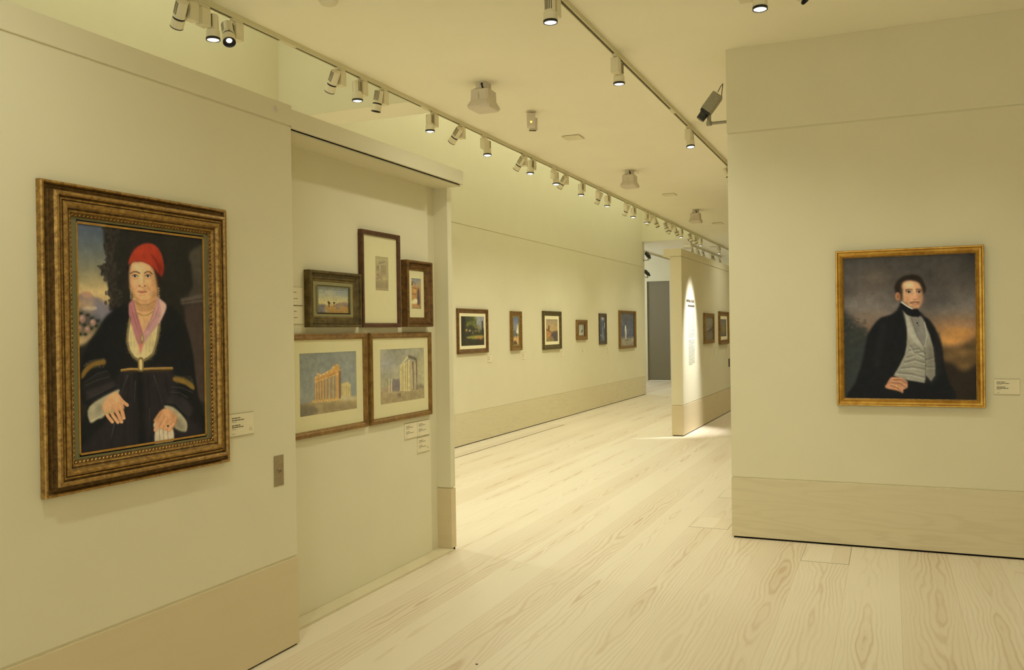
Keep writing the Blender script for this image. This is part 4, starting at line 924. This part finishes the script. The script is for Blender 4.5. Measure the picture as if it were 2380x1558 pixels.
place_lamp('flood', (-.745, 5.22, ZT), 1, (0, -.05, -1), 'flood spotlight cut by the top edge, left of the pair before the right wall', G3, zrot=-math.pi/2)
place_lamp('frame', (-.575, 5.22, ZT), 1, (.62, -.05, -.62), 'white snouted spotlight tilted right, right of the pair at the top edge', G3, zrot=-math.pi/2)
place_lamp('frame', (1.15, 5.22, ZT), -1, (-.75, 1.3, -1.9), 'white snouted spotlight beyond the top edge aimed at the portrait of the man', G3, zrot=-math.pi/2)
place_lamp('flood', (3.0, 5.22, ZT), -1, (0, 0, -1), 'added unseen flood spotlight at the far right of the cross track', G3, zrot=-math.pi/2)  # lamp outside the view, added to light the near room
GFx = 'spotlights above the far side of the centre partition'
for i, (y, s_) in enumerate([(21.5, -1), (22.1, 1), (22.9, -1), (23.9, 1), (24.3, -1), (25.1, 1)]):
    place_lamp('frame', (-4.42, y, ZT), s_, (.2, .7, -.7), 'small white spotlight over the centre partition, %s from left in the far row' % ORD[i], GFx)
place_lamp('flood', (T1, 21.9, ZT), -1, (0, 0, -1), 'white flood spotlight at the far end of the long track, by the right wall', G1)

# ------------------------------------------------------------ ceiling devices on the line x = -3.065
XD = -3.065
def speaker():
    t = bpy.data.objects.new('ceiling_loudspeaker', None); COL.objects.link(t)
    link('mounting_bracket', boxes(((-.045, -.05, -.052), (.045, .062, 0))), M['greybox'], t, bevel=.004)
    bm = bmesh.new()      # cabinet: straight upper body, flared skirt, chamfered back
    def ring(hx, y0, y1, z, ch): return [bm.verts.new(p) for p in ((-hx+ch, y0, z), (hx-ch, y0, z), (hx, y0+ch, z), (hx, y1-ch, z), (hx-ch, y1, z), (-hx+ch, y1, z), (-hx, y1-ch, z), (-hx, y0+ch, z))]
    rs = [ring(.055, -.060, .080, -.050, .012), ring(.078, -.085, .100, -.068, .015), ring(.080, -.088, .102, -.150, .015), ring(.100, -.110, .124, -.190, .018), ring(.102, -.112, .128, -.205, .018), ring(.092, -.100, .118, -.222, .02)]
    for a, b in zip(rs[:-1], rs[1:]):
        for i in range(8): bm.faces.new((a[i], a[(i+1) % 8], b[(i+1) % 8], b[i]))
    bm.faces.new(rs[0]); bm.faces.new(rs[-1])
    cab = link('cabinet', bm, M['greybox'], t)
    bm = bmesh.new(); lathe(bm, [(.026, -.082), (.026, .082+.002)], 28, Matrix.Translation((0, -.03, -.088)) @ Matrix.Rotation(math.pi/2, 4, 'Y'))
    link('swivel_disc', bm, M['greybox'], t, smooth=True)
    bm = bmesh.new(); tube(bm, [(.02, -.058, -.02), (.02, -.075, -.022), (.028, -.085, -.04), (.035, -.080, -.062)], .007)
    link('cable', bm, M['black'], t, smooth=True)
    link('seam_line', boxes(((-.002, -.0895, -.15), (.002, -.087, -.10))), M['joint'], cab)
    return t
sp0 = speaker(); first = True
for y, rz, lab in [(6.60, 0, 'grey ceiling loudspeaker hanging on a bracket, nearest and largest of the row'), (11.05, 0, 'grey ceiling loudspeaker with looped black cable, second in the row'),
                   (15.25, 0, 'grey ceiling loudspeaker third in the row, near the right wall edge'), (20.10, 0, 'grey ceiling loudspeaker behind the far cluster of track spotlights'),
                   (24.6, 0, 'grey ceiling loudspeaker farthest away, beside the right wall edge')]:
    if first: r = sp0; first = False
    else:
        r = sp0.copy(); COL.objects.link(r)
        for ch in list(sp0.children):
            c = ch.copy(); COL.objects.link(c); c.parent = r
            for g in list(ch.children): d = g.copy(); COL.objects.link(d); d.parent = c
    x = XD if y < 19 else (-4.22 if y < 22 else -3.95)
    r.location = (x, y, H); r.rotation_euler = (0, 0, math.radians(rz)); r['label'] = lab; r['category'] = 'loudspeaker'; r['group'] = 'loudspeakers in a row on the ceiling'
def plate(x, y, lab, src=[None]):
    if src[0] is None:
        bm = boxes(((-.095, -.10, -.016), (.095, .10, -.004))); o = link('ceiling_plate', bm, M['lampwhite'], bevel=.003)
        link('shadow_gap', boxes(((-.088, -.093, -.005), (.088, .093, 0))), M['slot'], o); src[0] = o
    else:
        o = src[0].copy(); COL.objects.link(o)
        for ch in list(src[0].children): c = ch.copy(); COL.objects.link(c); c.parent = o
    o.location = (x, y, H); o['label'] = lab; o['category'] = 'ceiling plate'; o['group'] = 'flat plates on the ceiling'
plate(XD, 8.85, 'flat square white ceiling plate right of the sensor with the amber light')
plate(XD, 13.30, 'flat square white ceiling plate between the second and third loudspeakers')
plate(XD, 17.40, 'flat square white ceiling plate beyond the third loudspeaker')
plate(-4.05, 22.4, 'smallest and farthest flat square ceiling plate above the centre partition')
t = thing('motion_sensor', 'small grey twin sensor with an amber light hanging from the ceiling', 'sensor', (XD, 7.66, H), math.radians(30))
bm = bmesh.new(); lathe(bm, [(.045, 0), (.045, -.010), (.04, -.014)], 24); lathe(bm, [(.012, -.010), (.012, -.05)], 12)
link('ceiling_rose', bm, M['greybox'], t, smooth=True)
bm = bmesh.new(); box(bm, (-.045, -.062, -.165), (.030, -.010, -.030), rot=Matrix.Rotation(math.radians(-7), 3, 'X'))
link('sensor_body', bm, M['greybox'], t, bevel=.006)
bm = bmesh.new(); box(bm, (-.010, .012, -.170), (.065, .060, -.052), rot=Matrix.Rotation(math.radians(9), 3, 'X'))
link('rear_body', bm, M['greybox'], t, bevel=.006)
bm = bmesh.new(); lathe(bm, [(.009, 0), (.009, .004), (.004, .006)], 16, Matrix.Translation((-.012, -.0745, -.112)) @ Matrix.Rotation(math.pi/2, 4, 'X'))
link('indicator_light', bm, M['led'], t)
link('hinge_bar', boxes(((-.02, .004, -.178), (.045, .012, -.170))), M['slot'], t)
bm = bmesh.new(); lathe(bm, [(.005, 0), (.062, 0), (.060, -.028), (.045, -.045), (.02, -.05)], 32)
tag(link('smoke_detector', bm, M['lampwhite'], smooth=True, loc=(-3.12, 4.50, H)), 'round white smoke detector on the ceiling at the top edge', 'smoke detector')

# ------------------------------------------------------------ security cameras
def sec_cam(label, base, arm_to, head_dir, k=1.0, grey=True):
    t = thing('security_camera', label, 'security camera', base, 0, 'wall-mounted security cameras')
    v = Vector(arm_to)
    bm = bmesh.new(); tube(bm, [(0, 0, 0), v*.5, v], .0095*k)
    link('arm', bm, M['camgrey'], t, smooth=True)
    bm = bmesh.new(); n = Vector((v.x, 0, 0)).normalized() if abs(v.x) > abs(v.y) else Vector((0, v.y, 0)).normalized()
    q = n.to_track_quat('Z', 'Y').to_matrix().to_4x4(); lathe(bm, [(.026*k, 0), (.026*k, .008*k)], 16, q)
    link('wall_plate', bm, M['camgrey'], t)
    d = Vector(head_dir).normalized(); q = d.to_track_quat('-Y', 'Z').to_matrix().to_4x4()
    up = q.to_3x3() @ Vector((0, 0, 1))
    c = v + Vector((0, 0, .085*k)) + up*.01*k - d*.03*k
    bm = bmesh.new(); lathe(bm, [(.018*k, -.012*k), (.018*k, .012*k)], 16, Matrix.Translation(v)); tube(bm, [v, v+Vector((0, 0, .03*k)), v+Vector((0, 0, .075*k))], .012*k)
    link('swivel', bm, M['camgrey'], t, smooth=True)
    T = Matrix.Translation(c) @ q
    bm = bmesh.new(); box(bm, (-.040*k, -.050*k, -.036*k), (.040*k, .075*k, .036*k), rot=None)
    for vv in bm.verts: vv.co = T @ vv.co
    bd = link('housing', bm, M['camgrey'] if grey else M['camdark'], t, bevel=.007*k)
    bm = bmesh.new(); box(bm, (-.036*k, -.064*k, -.032*k), (.036*k, -.048*k, .032*k))
    lathe(bm, [(.028*k, .060*k), (.028*k, .078*k), (.027*k, .082*k), (.026*k, .108*k)], 24, Matrix.Rotation(math.pi/2, 4, 'X'))
    for vv in bm.verts: vv.co = T @ vv.co
    link('camera_lens', bm, M['camdark'], t)
    bm = bmesh.new(); box(bm, (-.024*k, .0745*k, .004*k), (.006*k, .0765*k, .020*k)); box(bm, (-.020*k, .0745*k, -.020*k), (.022*k, .0765*k, -.008*k))
    for vv in bm.verts: vv.co = T @ vv.co
    link('rear_sockets', bm, M['camdark'], bd)
    bm = bmesh.new(); tube(bm, [T @ Vector(p) for p in ((.012*k, .085*k, .01*k), (.02*k, .12*k, .015*k), (.05*k, .135*k, .01*k), (.065*k, .11*k, -.005*k), (.045*k, .07*k, -.028*k))], .0028*k, 6)
    link('cable_loop', bm, M['slot'], t, smooth=True)
    return t
sec_cam('grey security camera on an arm at the upper left corner of the right wall', (-1.089, 6.75, 3.105), (-.155, 0, 0), (-.60, -.12, -.80), 1.22)
sec_cam('small black security camera on an arm at the far end of the left wall', (-5.32, 20.30, 3.165), (.115, 0, 0.01), (.5, -.2, -.62), 1.0, False)
sec_cam('black security camera lower down, half hidden behind the end of the left wall', (-5.35, 20.385, 2.79), (0, .38, 0), (.5, -.1, -.5), 1.0, False)

# ------------------------------------------------------------ labels, plates, wall text
def card(name, label, wallx, y0, y1, z0, z1, rot, lines, seed=0, group=None, icon=False):
    w_, h_ = y1-y0, z1-z0
    loc = (wallx, (y0+y1)/2, (z0+z1)/2) if rot == 'L' else ((y0+y1)/2, wallx, (z0+z1)/2)
    t = thing(name, label, 'museum label', loc, WALLROT[rot], group)
    link('label_plate', boxes(((-w_/2, -.0045, -h_/2), (w_/2, 0, h_/2))), M['paper'], t, bevel=.0006)
    link('edge_shade', boxes(((-w_/2, -.0048, h_/2-.001), (w_/2, 0, h_/2+.0012)), ((-w_/2, -.0048, -h_/2-.0012), (w_/2, 0, -h_/2+.001))), M['ink_edge'], t)  # darker strips paint the shadow along the card's top and bottom edges
    r = random.Random(seed); bmd, bml = bmesh.new(), bmesh.new()
    for fy, fw, dark, th in lines:
        x = -w_/2+w_*.10; xe = x+w_*fw; z = h_/2-h_*fy
        while x < xe:
            ww = r.uniform(.010, .026)*w_/.16
            box(bmd if dark else bml, (x, -.0049, z-th*h_/2), (min(x+ww, xe), -.0044, z+th*h_/2)); x += ww+.0022*w_/.16
    if icon:
        tube(bml, [(w_*.36+.006*math.cos(a), -.0049, -h_*.26+.008*math.sin(a)) for a in [math.pi*k/8 for k in range(9)]], .0008, 6)
        box(bml, (w_*.36-.0075, -.0052, -h_*.26-.008), (w_*.36-.0045, -.0044, -h_*.26)); box(bml, (w_*.36+.0045, -.0052, -h_*.26-.008), (w_*.36+.0075, -.0044, -h_*.26))
    if len(bmd.verts): link('dark_text', bmd, M['ink'], t)
    else: bmd.free()
    if len(bml.verts): link('pale_text', bml, M['ink_edge'], t)
    else: bml.free()
BIG = [(.19, .34, 1, .040), (.285, .50, 1, .040), (.36, .19, 0, .028), (.52, .34, 1, .040), (.60, .46, 1, .040), (.69, .16, 0, .028), (.90, .12, 0, .028)]
SM = [(.20, .34, 1, .030), (.29, .55, 1, .030), (.38, .26, 0, .026), (.55, .30, 1, .030), (.64, .60, 1, .030), (.72, .20, 0, .026), (.90, .10, 0, .026)]
card('museum_label', 'white label beside the portrait of the woman, on the near wall', -2.73, 3.118, 3.283, 1.090, 1.191, 'L', BIG, 1, icon=True)
card('museum_label', 'white label at the right edge beside the portrait of the man', RY, .630, .778, 1.085, 1.186, 'R', BIG, 2)
GL = 'labels on the sliding panel'
card('museum_label', 'white label under the temple watercolour, left one of the upper pair', -2.955, 5.050, 5.215, .841, .943, 'L', SM, 3, GL)
card('museum_label', 'white label under the temple watercolour, right one of the upper pair', -2.955, 5.219, 5.385, .841, .943, 'L', SM, 4, GL)
card('museum_label', 'white label under the temple watercolour, lowest of the three', -2.955, 5.219, 5.385, .728, .830, 'L', SM, 5, GL, True)
card('museum_label', 'white label left of the desert landscape, upper one, mostly hidden by the near wall', -2.955, 3.813, 3.972, 1.706, 1.804, 'L', SM, 6, GL)
card('museum_label', 'white label left of the desert landscape, lower one, mostly hidden by the near wall', -2.955, 3.813, 3.972, 1.604, 1.701, 'L', SM, 7, GL)
FARL = [(.25, .4, 0, .05), (.35, .5, 0, .05), (.55, .4, 0, .05), (.65, .5, 0, .05)]
for i, (y0, y1, z0, z1, nn) in enumerate([(11.47, 11.61, 1.100, 1.206, 'small label below the shady garden painting'), (12.77, 12.91, 1.099, 1.206, 'small label below the narrow seaside painting'),
                                   (14.53, 14.67, 1.098, 1.206, 'small label below the dusk landscape'), (15.68, 15.83, 1.094, 1.203, 'small label below the smallest painting'), (17.26, 17.42, 1.090, 1.200, 'small label below the narrow blue-grey painting')]):
    card('museum_label', nn+' on the long left wall', WX, y0, y1, z0, z1, 'L', FARL, 20+i, 'labels on the long left wall')
card('museum_label', 'small grey label below the grey seascape on the centre partition', -2.735, 15.00, 15.15, 1.085, 1.200, 'L', FARL, 30, 'labels on the centre partition')
card('museum_label', 'small pale label below the olive framed painting on the centre partition', -2.735, 16.12, 16.30, 1.09, 1.20, 'L', FARL, 31, 'labels on the centre partition')
tag(link('wall_control', boxes(((-2.737, 16.44, .83), (-2.722, 16.52, .98))), M['slot'], bevel=.002), 'narrow dark control plate low on the centre partition near the right wall', 'wall plate')
t = thing('intro_text', 'brightly lit introduction text printed on the centre partition', 'wall text', (-2.7345, 13.17, 1.45), math.radians(90))
bm = bmesh.new(); r = random.Random(4); x = -.30
while x < .24:
    hh = r.choice((.040, .040, .058, .050)); ww = r.uniform(.008, .014); zz = .487 - (0.012 if hh > .045 and r.random() < .4 else 0)
    box(bm, (x, -.0012, zz), (x+ww*.45, 0, zz+hh)); box(bm, (x, -.0012, zz+(0 if r.random() < .5 else .03)), (x+ww*1.5, 0, zz+(.010 if r.random() < .5 else .040)))
    x += ww*1.9
link('title', bm, M['ink'], t)
bm = bmesh.new(); x = -.22
while x < .24:
    ww = r.uniform(.012, .03); box(bm, (x, -.0012, .42), (x+ww, 0, .448)); x += ww+.004
link('subtitle', bm, M['ink'], t)
bm = bmesh.new()
for k in range(42):
    if k in (21,): continue
    z = .345-k*.0192; x = -.20; xe = .235 if k not in (20, 26, 41) else r.uniform(-.05, .15)
    while x < xe:
        ww = r.uniform(.015, .05); box(bm, (x, -.0010, z), (min(x+ww, xe), 0, z+.0055)); x += ww+.006
link('body_text', bm, M['inkgrey'], t)
t = thing('key_switch', 'upright brushed steel key switch plate on the near wall', 'key switch', (-2.73, 3.463, .888), math.radians(90))
link('face_plate', boxes(((-.036, -.003, -.074), (.036, 0, .074))), M['steel'], t, bevel=.001)
bm = bmesh.new(); lathe(bm, [(.012, 0), (.012, .006), (.009, .0085), (.009, .007), (.001, .007)], 24, Matrix.Rotation(math.pi/2, 4, 'X'))
cyl = link('lock_cylinder', bm, M['steel'], t, smooth=True)
link('keyhole', boxes(((-.0012, -.0078, -.005), (.0012, -.0068, .005))), M['black'], cyl)
bm = bmesh.new(); lathe(bm, [(.017, 0), (.017, .003), (.014, .005), (.010, .0035), (.001, .0035)], 24, Matrix.Rotation(math.pi/2, 4, 'Y'))
tag(link('cable_cap', bm, M['greybox'], smooth=True, loc=(-2.728, 3.475, 2.643)), 'small round grey cap on the cornice of the near wall', 'cable cap')
